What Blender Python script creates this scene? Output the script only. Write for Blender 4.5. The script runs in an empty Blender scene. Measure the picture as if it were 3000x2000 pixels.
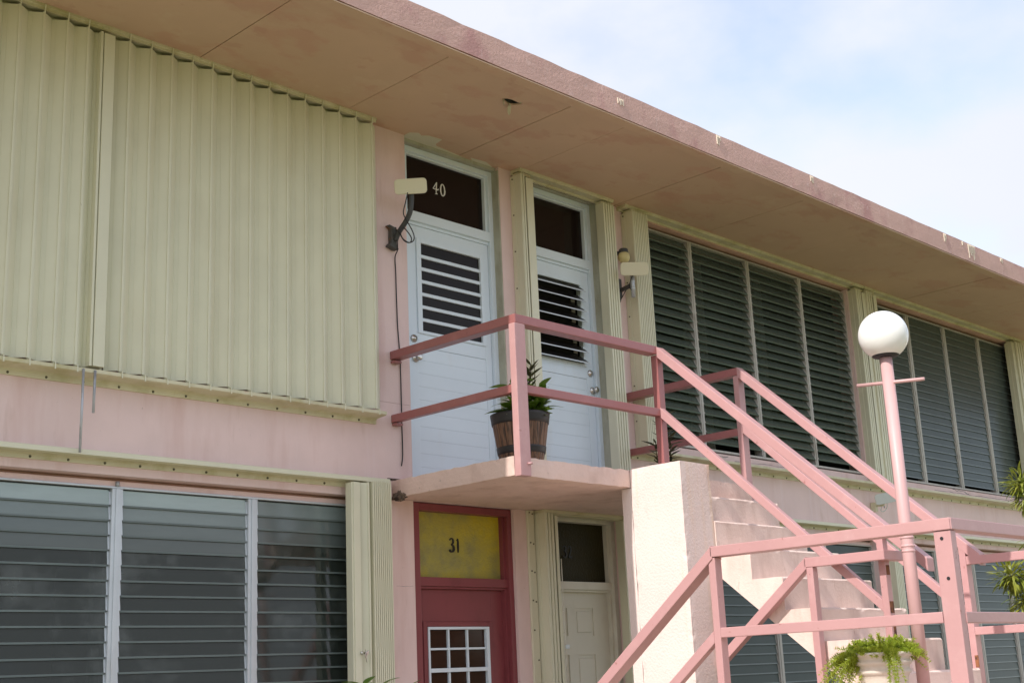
import bpy, bmesh, math, random
from mathutils import Vector, Matrix, noise
random.seed(7)
S = bpy.context.scene
COL = S.collection
R = math.radians

# ------------------------------------------------------------------ camera
RT = Vector((0.70155213, -0.71129945, -0.04333241))
UP = Vector((-0.14794439, -0.20485999, 0.96754578))
FW = Vector((0.69709186, 0.67237302, 0.24895273))
cd = bpy.data.cameras.new("camera")
cam = bpy.data.objects.new("camera", cd)
COL.objects.link(cam)
M = Matrix.Identity(4)
for i in range(3):
    M[i][0], M[i][1], M[i][2] = RT[i], UP[i], -FW[i]
M[0][3], M[1][3], M[2][3] = -6.19565, -7.01977, -1.39387
cam.matrix_world = M
cd.sensor_fit = 'HORIZONTAL'
cd.sensor_width = 36
cd.lens = 3862.38 / 3000 * 36
cd.clip_end = 2000
S.camera = cam

# ------------------------------------------------------------------ world and sun
SUN = Vector((-1.28, -0.092, 1.27)).normalized()
W = bpy.data.worlds.new("World")
S.world = W
W.use_nodes = True
nt = W.node_tree
nt.nodes.clear()
out = nt.nodes.new('ShaderNodeOutputWorld')
bg = nt.nodes.new('ShaderNodeBackground')
bg.inputs['Strength'].default_value = 0.1
sky = nt.nodes.new('ShaderNodeTexSky')
sky.sky_type = 'NISHITA'
sky.sun_disc = False
sky.sun_elevation = math.asin(SUN.z)
sky.sun_rotation = math.atan2(SUN.x, SUN.y)
tc = nt.nodes.new('ShaderNodeTexCoord')
mp = nt.nodes.new('ShaderNodeMapping')
mp.inputs['Scale'].default_value = (1.0, 1.0, 1.7)
mp.inputs['Location'].default_value = (0.35, 0.1, 0.2)
n1 = nt.nodes.new('ShaderNodeTexNoise')
n1.inputs['Scale'].default_value = 4.2
n1.inputs['Detail'].default_value = 6
n1.inputs['Roughness'].default_value = 0.5
rp = nt.nodes.new('ShaderNodeValToRGB')
rp.color_ramp.elements[0].position = 0.37
rp.color_ramp.elements[0].color = (0.28, 0.28, 0.28, 1)
rp.color_ramp.elements[1].position = 0.58
rp.color_ramp.elements[1].color = (1, 1, 1, 1)
n2 = nt.nodes.new('ShaderNodeTexNoise')
n2.inputs['Scale'].default_value = 3.0
n2.inputs['Detail'].default_value = 3
cl = nt.nodes.new('ShaderNodeMix')
cl.data_type = 'RGBA'
cl.inputs[6].default_value = (5.8, 6.1, 7.0, 1)
cl.inputs[7].default_value = (6.9, 7.05, 7.5, 1)
mx = nt.nodes.new('ShaderNodeMix')
mx.data_type = 'RGBA'
L = nt.links.new
L(tc.outputs['Generated'], mp.inputs['Vector'])
L(mp.outputs['Vector'], n1.inputs['Vector'])
L(mp.outputs['Vector'], n2.inputs['Vector'])
L(n1.outputs['Fac'], rp.inputs['Fac'])
L(rp.outputs['Color'], mx.inputs[0])
L(n2.outputs['Fac'], cl.inputs[0])
mul = nt.nodes.new('ShaderNodeMix')
mul.data_type = 'RGBA'
mul.blend_type = 'MULTIPLY'
mul.inputs[0].default_value = 1
mul.inputs[7].default_value = (2.8, 2.42, 2.3, 1)
L(sky.outputs['Color'], mul.inputs[6])
L(mul.outputs[2], mx.inputs[6])
L(cl.outputs[2], mx.inputs[7])
L(mx.outputs[2], bg.inputs['Color'])
L(bg.outputs['Background'], out.inputs['Surface'])

sd = bpy.data.lights.new("sun", 'SUN')
sd.energy = 3.2
sd.angle = R(0.55)
sd.color = (1.0, 0.955, 0.90)
sun = bpy.data.objects.new("sun", sd)
COL.objects.link(sun)
sun.rotation_euler = SUN.to_track_quat('Z', 'Y').to_euler()
sun.location = (-20, -2, 20)

S.view_settings.view_transform = 'Standard'
S.view_settings.look = 'None'
S.view_settings.exposure = 0.5
S.view_settings.gamma = 1.0
S.view_settings.use_curve_mapping = False
S.cycles.max_bounces = 8
S.cycles.transparent_max_bounces = 24

# ------------------------------------------------------------------ materials
def newmat(name):
    m = bpy.data.materials.new(name)
    m.use_nodes = True
    n = m.node_tree
    return m, n, n.nodes['Principled BSDF'], n.nodes.new, n.links.new

def pos_noise(n, scale, detail=4, rough=.55, stretch=(1, 1, 1), off=0.0):
    g = n.nodes.new('ShaderNodeNewGeometry')
    mp = n.nodes.new('ShaderNodeMapping')
    mp.inputs['Scale'].default_value = stretch
    mp.inputs['Location'].default_value = (off, off * .7, off * 1.3)
    t = n.nodes.new('ShaderNodeTexNoise')
    t.inputs['Scale'].default_value = scale
    t.inputs['Detail'].default_value = detail
    t.inputs['Roughness'].default_value = rough
    n.links.new(g.outputs['Position'], mp.inputs['Vector'])
    n.links.new(mp.outputs['Vector'], t.inputs['Vector'])
    return t.outputs['Fac']

def ramp(n, src, lo, hi, a=0.0, b=1.0):
    r = n.nodes.new('ShaderNodeMapRange')
    r.inputs['From Min'].default_value = lo
    r.inputs['From Max'].default_value = hi
    r.inputs['To Min'].default_value = a
    r.inputs['To Max'].default_value = b
    n.links.new(src, r.inputs['Value'])
    return r.outputs['Result']

def mixc(n, fac, a, b):
    m = n.nodes.new('ShaderNodeMix')
    m.data_type = 'RGBA'
    for sock, v in ((0, fac), (6, a), (7, b)):
        if isinstance(v, (tuple, float, int)):
            m.inputs[sock].default_value = (*v, 1) if isinstance(v, tuple) and len(v) == 3 else v
        else:
            n.links.new(v, m.inputs[sock])
    return m.outputs[2]

def bump(n, b, h, strength, dist):
    k = n.nodes.new('ShaderNodeBump')
    k.inputs['Strength'].default_value = strength
    k.inputs['Distance'].default_value = dist
    n.links.new(h, k.inputs['Height'])
    n.links.new(k.outputs['Normal'], b.inputs['Normal'])

def paint(name, col, rough=.5, var=.12, layers=(), bumps=None, metal=0.0, spec=.4, vs=2.5):
    """base colour with slow mottling; layers = (colour, scale, stretch, lo, hi, amount)"""
    m, n, b, new, link = newmat(name)
    c0 = tuple(max(0, x * (1 - var)) for x in col)
    c1 = tuple(min(1, x * (1 + var)) for x in col)
    c = mixc(n, ramp(n, pos_noise(n, vs, 5, .6, off=hash_(name)), .3, .7), c0, c1)
    for i, (lc, sc, st, lo, hi, am) in enumerate(layers):
        f = ramp(n, pos_noise(n, sc, 5, .6, st, off=hash_(name) + 3.1 * (i + 1)), lo, hi, 0, am)
        c = mixc(n, f, c, lc)
    link(c, b.inputs['Base Color'])
    b.inputs['Roughness'].default_value = rough
    b.inputs['Metallic'].default_value = metal
    b.inputs['Specular IOR Level'].default_value = spec
    if bumps:
        sc, strength, dist = bumps
        bump(n, b, pos_noise(n, sc, 4, .6), strength, dist)
    return m

def hash_(s):
    return (sum(ord(ch) * (i + 3) for i, ch in enumerate(s)) % 97) * .37

PINK = (.76, .58, .545)
M_WALL = paint('pink_wall_paint', PINK, .75, .05, [
    ((.60, .38, .33), 3.0, (1.6, 1.6, .22), .52, .75, .55),
    ((.80, .66, .66), 4.0, (2.0, 2.0, .12), .58, .72, .45),
    ((.46, .30, .22), 6.0, (1.8, 1.8, .25), .62, .80, .45),
    ((.35, .25, .2), 45, (1, 1, .6), .70, .76, .5)], (70, .25, .004))
M_BEAM = paint('pink_beam_paint', (.60, .38, .31), .7, .1, [
    ((.38, .22, .15), 5, (.5, 1, 1.4), .5, .75, .6)], (60, .2, .003))
M_STUCCO = paint('pink_stucco', (.77, .645, .59), .85, .04, [
    ((.74, .53, .33), 2.2, (2.6, 2.6, .10), .55, .68, .6),
    ((.58, .42, .36), 7, (1, 1, .5), .62, .8, .4)], (65, .6, .007))
M_SLAB = paint('pink_slab_paint', (.72, .54, .47), .8, .07, [
    ((.45, .29, .23), 5, (1, 1, .5), .5, .75, .55),
    ((.30, .22, .18), 30, (1, 1, 1), .66, .74, .7)], (50, .5, .006))
M_STEP = paint('pink_step_paint', (.76, .60, .53), .8, .07, [
    ((.50, .36, .30), 6, (1, 1, .3), .5, .75, .6),
    ((.30, .17, .10), 14, (1, 1, .4), .66, .78, .7)], (50, .5, .006))
M_SOFFIT = paint('tan_soffit_paint', (.58, .405, .285), .8, .05, [
    ((.54, .32, .23), 1.5, (1, 1.7, 1), .53, .60, .65),
    ((.50, .29, .21), 3.0, (1, 1.4, 1), .61, .66, .45),
    ((.62, .47, .33), 2.1, (1, 1.3, 1), .60, .65, .4),
    ((.2, .13, .1), 55, (1, 1, 1), .735, .76, .8)], (30, .15, .004), vs=1.2)
M_UNDER = paint('pink_underside_paint', (.72, .50, .40), .8, .05, [
    ((.55, .35, .26), 3, (1, 1, 1), .55, .75, .5)], (50, .3, .004))
M_FASCIA = paint('weathered_fascia_paint', (.58, .37, .32), .8, .06, [
    ((.42, .20, .20), 2.3, (1, 1, .7), .56, .66, .6),
    ((.70, .50, .46), 16, (1, 1, .5), .58, .68, .5),
    ((.36, .19, .18), 9, (1, 1, 1), .64, .74, .6),
    ((.72, .66, .56), 26, (1, 1, .35), .69, .73, .8)], (45, .85, .008))
M_RAIL = paint('faded_pink_rail_enamel', (.51, .285, .28), .38, .05, [  # paler tone of the rail pink, for the flights and most posts
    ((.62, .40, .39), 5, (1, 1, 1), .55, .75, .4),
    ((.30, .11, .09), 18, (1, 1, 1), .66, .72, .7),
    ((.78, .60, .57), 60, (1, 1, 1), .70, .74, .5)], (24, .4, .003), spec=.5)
M_RAILD = paint('deep_pink_rail_enamel', (.34, .125, .12), .34, .06, [  # darker tone of the rail pink, for the landing rails
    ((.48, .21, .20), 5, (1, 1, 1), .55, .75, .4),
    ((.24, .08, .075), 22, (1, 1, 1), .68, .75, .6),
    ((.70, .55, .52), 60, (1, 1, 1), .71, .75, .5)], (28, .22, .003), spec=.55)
M_POLE = paint('pink_pole_enamel', (.58, .36, .35), .45, .04, [
    ((.50, .24, .22), 10, (1, 1, .4), .64, .75, .5)], (30, .15, .003))
M_BRK = paint('rusty_dark_bracket', (.085, .085, .08), .7, .2, [((.20, .085, .035), 16, (1, 1, 1), .54, .64, .8)], (60, .5, .005))
M_RUST = paint('rust', (.22, .09, .04), .9, .4, [((.08, .04, .03), 20, (1, 1, 1), .5, .6, .9)], (60, .6, .006))
M_CREAM = paint('cream_shutter_enamel', (.69, .675, .51), .42, .04, [
    ((.56, .50, .33), 2.2, (1, 1, .35), .5, .8, .4),
    ((.30, .27, .18), 34, (1, 1, .5), .735, .77, .5)], None, spec=.45)
M_CREAM2 = paint('cream_track_enamel', (.64, .60, .42), .5, .08, [  # duller olive copy of the shutter cream, with green bounce light tinted in
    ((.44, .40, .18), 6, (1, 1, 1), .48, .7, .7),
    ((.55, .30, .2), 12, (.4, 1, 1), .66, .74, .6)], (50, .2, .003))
M_WHITE = paint('white_door_enamel', (.71, .80, .86), .35, .02, [
    ((.66, .68, .66), 4, (1, 1, .4), .55, .75, .4)], None, spec=.4)
M_OFFWHITE = paint('off_white_door_enamel', (.72, .70, .60), .45, .04, [
    ((.55, .52, .42), 5, (1, 1, .5), .55, .75, .5)])
M_JAMB = paint('bare_jamb_plaster', (.44, .44, .35), .85, .12, [
    ((.30, .27, .18), 9, (1, 1, .4), .5, .7, .6)], (60, .4, .005))
M_MAROON = paint('maroon_door_enamel', (.235, .055, .062), .42, .06, [
    ((.15, .035, .04), 6, (1, 1, .5), .55, .75, .6)], (60, .1, .002))
M_ALU = paint('aluminium', (.58, .62, .65), .42, .08, [((.40, .36, .30), 12, (1, 1, .3), .58, .75, .5)], metal=.35)
M_ALUD = paint('dull_aluminium', (.48, .46, .42), .55, .1, [((.25, .2, .15), 14, (1, 1, .3), .58, .72, .6)], metal=.2)
M_STEEL = paint('galvanised_steel', (.48, .50, .53), .45, .15, [((.16, .16, .17), 18, (1, 1, .4), .5, .7, .7)], metal=.5)
M_CHROME = paint('satin_nickel', (.60, .58, .54), .28, .05, metal=1.0)
M_BLACK = paint('black_rubber', (.018, .018, .02), .5, .1)
M_DARK = paint('dark_grey_metal', (.06, .062, .065), .5, .15, [((.12, .08, .05), 25, (1, 1, 1), .62, .7, .6)])
M_SCREW = paint('tarnished_screw', (.10, .09, .05), .7, .2)
M_PANEL = paint('beige_plastic', (.70, .66, .48), .45, .02)
M_PANELG = paint('grey_plastic', (.62, .66, .62), .45, .02)
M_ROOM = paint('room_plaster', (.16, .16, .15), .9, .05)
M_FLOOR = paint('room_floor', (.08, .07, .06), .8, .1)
M_CURTAIN = paint('curtain_cloth', (.72, .71, .67), .9, .05)
M_HOLE = paint('broken_concrete', (.14, .10, .075), .95, .5, [((.04, .03, .025), 18, (1, 1, 1), .45, .6, .9)], (40, 1, .02))
M_CHIP = paint('exposed_plaster', (.64, .61, .47), .9, .06)
M_CHIPW = paint('pale_paint_drip', (.62, .56, .46), .8, .1)
M_GLOBE = paint('opal_globe_glass', (.84, .84, .81), .22, .01, [((.62, .58, .48), 9, (1, 1, 1), .56, .80, .35)])
M_GLOBE.node_tree.nodes['Principled BSDF'].inputs['Subsurface Weight'].default_value = .35
M_GLOBE.node_tree.nodes['Principled BSDF'].inputs['Subsurface Radius'].default_value = (.06, .06, .055)
M_GLOBE2 = paint('yellowed_globe_glass', (.66, .56, .28), .3, .03)
M_URN = paint('cement_urn', (.62, .56, .48), .85, .08, [
    ((.30, .24, .18), 9, (1, 1, .5), .54, .72, .6)], (50, .5, .006))
M_SOIL = paint('potting_soil', (.05, .035, .025), .95, .3)
M_PLASTICB = paint('black_band_plastic', (.022, .021, .021), .42, .1)
M_STAVE = paint('brown_stave_plastic', (.16, .085, .05), .45, .15, [
    ((.045, .028, .02), 9, (6, 6, .35), .45, .62, .9), ((.30, .18, .11), 14, (5, 5, .3), .6, .72, .6)])
M_CONC = paint('concrete_path', (.30, .28, .225), .9, .08, [((.3, .27, .22), 2, (1, 1, 1), .5, .75, .5)], (40, .4, .006))
M_LAWN = paint('lawn_soil', (.19, .195, .075), .95, .15, [((.21, .19, .09), 1.2, (1, 1, 1), .5, .7, .8)])
M_NUMW = paint('white_number_paint', (.80, .78, .72), .5, .02)
M_NUMB = paint('black_number_paint', (.02, .018, .015), .5, .02)

def leafmat(name, col, col2, trans=.35):
    m, n, b, new, link = newmat(name)
    oi = new('ShaderNodeObjectInfo')
    f = ramp(n, pos_noise(n, 9, 3), .3, .7)
    c = mixc(n, f, col, col2)
    c2 = mixc(n, ramp(n, oi.outputs['Random'], 0, 1, 0, .5), c, col2)
    link(c2, b.inputs['Base Color'])
    b.inputs['Roughness'].default_value = .38
    tr = new('ShaderNodeBsdfTranslucent')
    link(c2, tr.inputs['Color'])
    ms = new('ShaderNodeMixShader')
    ms.inputs['Fac'].default_value = trans
    link(b.outputs[0], ms.inputs[1])
    link(tr.outputs[0], ms.inputs[2])
    link(ms.outputs[0], n.nodes['Material Output'].inputs['Surface'])
    return m

M_LEAF = leafmat('broad_leaf', (.075, .165, .025), (.20, .33, .04), .4)
M_LEAFD = leafmat('dark_leaf', (.035, .05, .02), (.10, .09, .04), .15)
M_LEAFT = leafmat('long_leaf', (.11, .19, .025), (.36, .36, .06), .35)
M_FERN = leafmat('fern_needle', (.26, .38, .03), (.46, .52, .06), .4)
M_STEM = paint('brown_stem', (.10, .07, .04), .8, .2)
M_GRASS = leafmat('grass_blade', (.13, .20, .04), (.28, .30, .09), .3)
M_TREEL = leafmat('far_foliage', (.035, .06, .02), (.07, .10, .03), .2)

def glass(name, tint, alpha, rough=.08, dirt=None, spec=.6, stretch=(1, 1, 1), lo=.45, hi=.75, bmp=None):
    m, n, b, new, link = newmat(name)
    base = tint
    a = alpha
    if dirt:
        f = ramp(n, pos_noise(n, 2.2, 6, .65, stretch, off=hash_(name)), lo, hi)
        base = mixc(n, f, tint, dirt)
        a = ramp(n, pos_noise(n, 2.2, 6, .65, stretch, off=hash_(name)), lo, hi, alpha, min(1, alpha + .35))
        link(base, b.inputs['Base Color'])
    else:
        b.inputs['Base Color'].default_value = (*tint, 1)
    b.inputs['Roughness'].default_value = rough
    b.inputs['Specular IOR Level'].default_value = spec
    if bmp:
        bump(n, b, pos_noise(n, bmp[0], 3), bmp[1], bmp[2])
    t = new('ShaderNodeBsdfTransparent')
    t.inputs['Color'].default_value = (.75, .85, .80, 1)
    ms = new('ShaderNodeMixShader')
    if isinstance(a, float):
        ms.inputs['Fac'].default_value = a
    else:
        link(a, ms.inputs['Fac'])
    link(t.outputs[0], ms.inputs[1])
    link(b.outputs[0], ms.inputs[2])
    link(ms.outputs[0], n.nodes['Material Output'].inputs['Surface'])
    return m

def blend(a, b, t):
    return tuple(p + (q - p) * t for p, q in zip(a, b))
G_TOPS = [glass('milky_louver_glass', blend((.40, .49, .48), (.06, .072, .065), t), .95, .16 - .06 * t, blend((.30, .37, .36), (.05, .06, .055), t), stretch=(.6, 1, 3), lo=.35, hi=.7) for t in (0, .52, .74, .86)]  # stand-in tint: top blade rows paler, stepping down to the base glass
M_GEDGE = paint('ground_glass_edge', (.125, .155, .145), .3, .15)  # paler strip paints in the brighter reflection of overlapping blades
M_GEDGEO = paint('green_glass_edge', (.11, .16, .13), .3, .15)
G_OPEN = glass('green_louver_glass', (.118, .138, .116), .66, .10, spec=.4)
G_LOW = glass('dusty_louver_glass', (.036, .044, .037), .66, .06, (.15, .17, .16), lo=.50, hi=.85)
G_FROST = glass('frosted_louver_glass', (.085, .105, .095), .93, .25, (.06, .075, .066), lo=.4, hi=.8, spec=.12)
G_DARK = glass('dark_transom_glass', (.016, .010, .009), .94, .05, spec=.25)
G_BLADE = glass('dark_louver_film', (.020, .017, .016), .97, .3, spec=.15)
G_AMBER = glass('amber_obscure_glass', (.60, .49, .015), .97, .3, (.30, .28, .09), spec=.5, bmp=(55, .7, .01), lo=.35, hi=.65)
G_AMBERD = glass('dark_obscure_glass', (.038, .032, .012), .97, .4, (.022, .022, .010), spec=.12, bmp=(55, .7, .01))
G_PANE = glass('brown_pane_glass', (.045, .022, .014), .95, .08, spec=.25)

# ------------------------------------------------------------------ builders
def link_obj(name, me, parent=None, loc=None):
    o = bpy.data.objects.new(name, me)
    COL.objects.link(o)
    if parent is not None:
        o.parent = parent
    if loc is not None:
        o.location = loc
    return o

def empty(name, label, cat, loc=(0, 0, 0), group=None):
    o = bpy.data.objects.new(name, None)
    COL.objects.link(o)
    o.location = loc
    o.empty_display_size = .1
    o['label'] = label
    o['category'] = cat
    if group:
        o['group'] = group
    return o

def sub(o, parent):
    """parent o to parent, keeping the world placement of its world-coordinate mesh"""
    o.parent = parent
    p = parent
    off = Vector((0, 0, 0))
    while p is not None:
        off += p.location
        p = p.parent
    o.location = Vector(o.location) - off
    return o

def to_mesh(bm, name, mat, smooth=False):
    me = bpy.data.meshes.new(name)
    bm.normal_update()
    bm.to_mesh(me)
    bm.free()
    for m in (mat if isinstance(mat, (list, tuple)) else [mat]):
        me.materials.append(m)
    if smooth:
        for p in me.polygons:
            p.use_smooth = True
    return me

def put(bm, name, mat, parent=None, smooth=False):
    o = link_obj(name, to_mesh(bm, name, mat, smooth))
    if parent is not None:
        sub(o, parent)
    return o

def add_box(bm, x0, x1, y0, y1, z0, z1, bev=0.0):
    t = bmesh.new()
    bmesh.ops.create_cube(t, size=1)
    for v in t.verts:
        v.co = Vector(((x0 + x1) / 2 + v.co.x * (x1 - x0), (y0 + y1) / 2 + v.co.y * (y1 - y0), (z0 + z1) / 2 + v.co.z * (z1 - z0)))
    if bev:
        bmesh.ops.bevel(t, geom=t.edges[:], offset=bev, segments=2, affect='EDGES', profile=.6)
    merge(bm, t)

def merge(bm, t, mtx=None):
    me = bpy.data.meshes.new('tmp')
    t.to_mesh(me)
    t.free()
    if mtx is not None:
        me.transform(mtx)
    bm.from_mesh(me)
    bpy.data.meshes.remove(me)

def box(name, mat, x0, x1, y0, y1, z0, z1, parent=None, bev=0.0):
    bm = bmesh.new()
    add_box(bm, x0, x1, y0, y1, z0, z1, bev)
    return put(bm, name, mat, parent)

def add_rough(bm, x0, x1, y0, y1, z0, z1, step, amp, seed=0.0):
    """box with worn, slightly uneven edges"""
    nx, ny, nz = [max(1, min(160, int(round(d / step)))) for d in (x1 - x0, y1 - y0, z1 - z0)]
    vs = {}
    def V(i, j, k):
        if (i, j, k) not in vs:
            p = Vector((x0 + (x1 - x0) * i / nx, y0 + (y1 - y0) * j / ny, z0 + (z1 - z0) * k / nz))
            nb = (i in (0, nx)) + (j in (0, ny)) + (k in (0, nz))
            d = noise.noise_vector(p * 9 + Vector((seed, seed * 2, 0)))
            e = noise.noise_vector(p * 31 + Vector((seed, 0, 5)))
            c = Vector(((x0 + x1) / 2, (y0 + y1) / 2, (z0 + z1) / 2))
            q = p.copy()
            if nb >= 2:
                w = abs(e.x) * 1.2 + max(0, e.y - .25) * 2.5
                s = Vector([(1 if c[a] > p[a] else -1) if ((i, j, k)[a] in (0, (nx, ny, nz)[a])) else 0 for a in range(3)])
                q += s * amp * w + d * amp * .7
            else:
                q += d * amp * .12
            vs[(i, j, k)] = bm.verts.new(q)
        return vs[(i, j, k)]
    def quad(a, b, c, d):
        bm.faces.new((a, b, c, d))
    for i in range(nx):
        for j in range(ny):
            quad(V(i, j, 0), V(i, j + 1, 0), V(i + 1, j + 1, 0), V(i + 1, j, 0))
            quad(V(i, j, nz), V(i + 1, j, nz), V(i + 1, j + 1, nz), V(i, j + 1, nz))
    for i in range(nx):
        for k in range(nz):
            quad(V(i, 0, k), V(i + 1, 0, k), V(i + 1, 0, k + 1), V(i, 0, k + 1))
            quad(V(i, ny, k), V(i, ny, k + 1), V(i + 1, ny, k + 1), V(i + 1, ny, k))
    for j in range(ny):
        for k in range(nz):
            quad(V(0, j, k), V(0, j, k + 1), V(0, j + 1, k + 1), V(0, j + 1, k))
            quad(V(nx, j, k), V(nx, j + 1, k), V(nx, j + 1, k + 1), V(nx, j, k + 1))

def rough(name, mat, x0, x1, y0, y1, z0, z1, step, amp, parent=None, seed=0.0):
    bm = bmesh.new()
    add_rough(bm, x0, x1, y0, y1, z0, z1, step, amp, seed)
    return put(bm, name, mat, parent)

def add_prism(bm, prof, a0, a1, axis='x', bev=0.0):
    """closed profile extruded along an axis; profile is (y,z) for x, (x,z) for y, (x,y) for z"""
    def P(a, p):
        return {'x': (a, p[0], p[1]), 'y': (p[0], a, p[1]), 'z': (p[0], p[1], a)}[axis]
    t = bmesh.new()
    A = [t.verts.new(P(a0, p)) for p in prof]
    B = [t.verts.new(P(a1, p)) for p in prof]
    n = len(prof)
    t.faces.new(A)
    t.faces.new(B[::-1])
    for i in range(n):
        t.faces.new((A[i], B[i], B[(i + 1) % n], A[(i + 1) % n]))
    bmesh.ops.recalc_face_normals(t, faces=t.faces[:])
    if bev:
        bmesh.ops.bevel(t, geom=t.edges[:], offset=bev, segments=1, affect='EDGES')
    merge(bm, t)

def prism(name, mat, prof, a0, a1, axis='x', parent=None, bev=0.0):
    bm = bmesh.new()
    add_prism(bm, prof, a0, a1, axis, bev)
    return put(bm, name, mat, parent)

def add_tube(bm, pts, r, seg=10, caps=True, r2=None):
    pts = [Vector(p) for p in pts]
    rings = []
    up = Vector((0, 0, 1))
    n = len(pts)
    prev = None
    for i, p in enumerate(pts):
        d = (pts[min(i + 1, n - 1)] - pts[max(i - 1, 0)]).normalized()
        if prev is None:
            a = d.cross(up)
            if a.length < .1:
                a = d.cross(Vector((1, 0, 0)))
        else:
            a = prev - d * prev.dot(d)
        a.normalize()
        prev = a
        b = d.cross(a)
        rr = r if r2 is None else r + (r2 - r) * i / (n - 1)
        rings.append([bm.verts.new(p + (a * math.cos(t) + b * math.sin(t)) * rr) for t in [2 * math.pi * k / seg for k in range(seg)]])
    for i in range(n - 1):
        for k in range(seg):
            bm.faces.new((rings[i][k], rings[i][(k + 1) % seg], rings[i + 1][(k + 1) % seg], rings[i + 1][k]))
    if caps:
        bm.faces.new(rings[0][::-1])
        bm.faces.new(rings[-1])

def tube(name, mat, pts, r, parent=None, seg=10, r2=None):
    bm = bmesh.new()
    add_tube(bm, pts, r, seg, True, r2)
    return put(bm, name, mat, parent, True)

def curve_pts(pts, n=8):
    P = [Vector(p) for p in pts]
    P = [P[0] * 2 - P[1]] + P + [P[-1] * 2 - P[-2]]
    o = []
    for i in range(1, len(P) - 2):
        for k in range(n):
            t = k / n
            o.append(.5 * ((2 * P[i]) + (P[i + 1] - P[i - 1]) * t + (2 * P[i - 1] - 5 * P[i] + 4 * P[i + 1] - P[i + 2]) * t * t + (3 * P[i] - P[i - 1] - 3 * P[i + 1] + P[i + 2]) * t ** 3))
    o.append(P[-2])
    return o

def add_lathe(bm, prof, c, seg=32):
    rings = []
    for r, z in prof:
        if r < 1e-5:
            rings.append([bm.verts.new((c[0], c[1], c[2] + z))])
        else:
            rings.append([bm.verts.new((c[0] + r * math.cos(t), c[1] + r * math.sin(t), c[2] + z)) for t in [2 * math.pi * k / seg for k in range(seg)]])
    for a, b in zip(rings, rings[1:]):
        for k in range(seg):
            k2 = (k + 1) % seg
            if len(a) == 1 and len(b) == 1:
                continue
            if len(a) == 1:
                bm.faces.new((a[0], b[k2], b[k]))
            elif len(b) == 1:
                bm.faces.new((a[k], a[k2], b[0]))
            else:
                bm.faces.new((a[k], a[k2], b[k2], b[k]))
    bmesh.ops.recalc_face_normals(bm, faces=bm.faces[:])

def lathe(name, mat, prof, c, parent=None, seg=32, smooth=True):
    bm = bmesh.new()
    add_lathe(bm, prof, c, seg)
    return put(bm, name, mat, parent, smooth)

def add_beam(bm, a, b, w, h, bev=.004, cut0=None, cut1=None):
    """rectangular tube from a to b lying in a vertical plane; w across, h up; ends cut vertical"""
    a, b = Vector(a), Vector(b)
    d = b - a
    hor = Vector((d.x, d.y, 0))
    side = Vector((-hor.y, hor.x, 0)).normalized() if hor.length > 1e-6 else Vector((1, 0, 0))
    t = bmesh.new()
    vs = []
    slope = d.z / hor.length if hor.length > 1e-6 else 0
    hv = h * math.sqrt(1 + slope * slope)
    for p in (a, b):
        for s, u in ((-1, -1), (1, -1), (1, 1), (-1, 1)):
            vs.append(t.verts.new(p + side * (w / 2 * s) + Vector((0, 0, hv / 2 * u))))
    t.faces.new(vs[0:4])
    t.faces.new(vs[4:8][::-1])
    for k in range(4):
        t.faces.new((vs[k], vs[k + 4], vs[(k + 1) % 4 + 4], vs[(k + 1) % 4]))
    bmesh.ops.recalc_face_normals(t, faces=t.faces[:])
    if bev:
        bmesh.ops.bevel(t, geom=t.edges[:], offset=bev, segments=2, affect='EDGES', profile=.6)
    merge(bm, t)

def beam(name, mat, a, b, w, h, parent=None, bev=.004):
    bm = bmesh.new()
    add_beam(bm, a, b, w, h, bev)
    return put(bm, name, mat, parent)

def copy_to(src, parent, loc):
    o = src.copy()
    COL.objects.link(o)
    o.parent = parent
    o.location = loc
    return o

# ------------------------------------------------------------------ ground
def sheet(name, mat, x0, x1, y0, y1, z):
    bm = bmesh.new()
    vs = [bm.verts.new(p) for p in ((x0, y0, z), (x1, y0, z), (x1, y1, z), (x0, y1, z))]
    bm.faces.new(vs)
    o = put(bm, name, mat)
    o['kind'] = 'structure'
    return o
GZ = -2.92
sheet('ground', M_LAWN, -400, 400, -400, 400, GZ - .008)
sheet('path', M_CONC, -14, 18, -3.0, .2, GZ - .002)
sheet('path', M_CONC, -1.5, 1.1, -30, -3.4, GZ - .002)

# ------------------------------------------------------------------ the building
B = empty('apartment_building', 'two storey pink apartment building with cream shutters, louvered windows and a wide flat eave', 'building', (0, 0, GZ))
X_L, X_R = -9.0, 18.0
SO = 2.665          # soffit level
T = .2              # wall thickness

# roof slab with fascia
roof = box('roof', M_SLAB, X_L - .2, X_R + .2, -1.23, 6, SO + .09, SO + .17, B)
bm = bmesh.new()
add_rough(bm, X_L - .2, X_R + .2, -1.335, -1.237, SO - .032, 2.838, .12, .0045, 3)
fascia = put(bm, 'fascia', M_FASCIA, roof)
box('drip_board', M_SOFFIT, X_L - .2, X_R + .2, -1.331, -1.2365, SO - .046, SO - .0375, roof, .002)
bm = bmesh.new()
rd = random.Random(3)
for x0_, n_, l_ in ((6.10, 3, .10), (6.64, 8, .15), (6.5, 2, .05), (7.4, 3, .05), (2.2, 3, .08), (.95, 4, .07), (3.6, 3, .06)):
    for k in range(n_):
        x_ = x0_ + k * .019 + rd.uniform(-.004, .004)
        zz_ = 2.828 if n_ != 4 else 2.78
        add_box(bm, x_ - .0028, x_ + .0028, -1.3425, -1.330, zz_ - l_ * rd.uniform(.5, 1.15), zz_, .001)
o = put(bm, 'paint_drip', M_CHIPW, roof)
o['kind'] = 'stuff'
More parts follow.
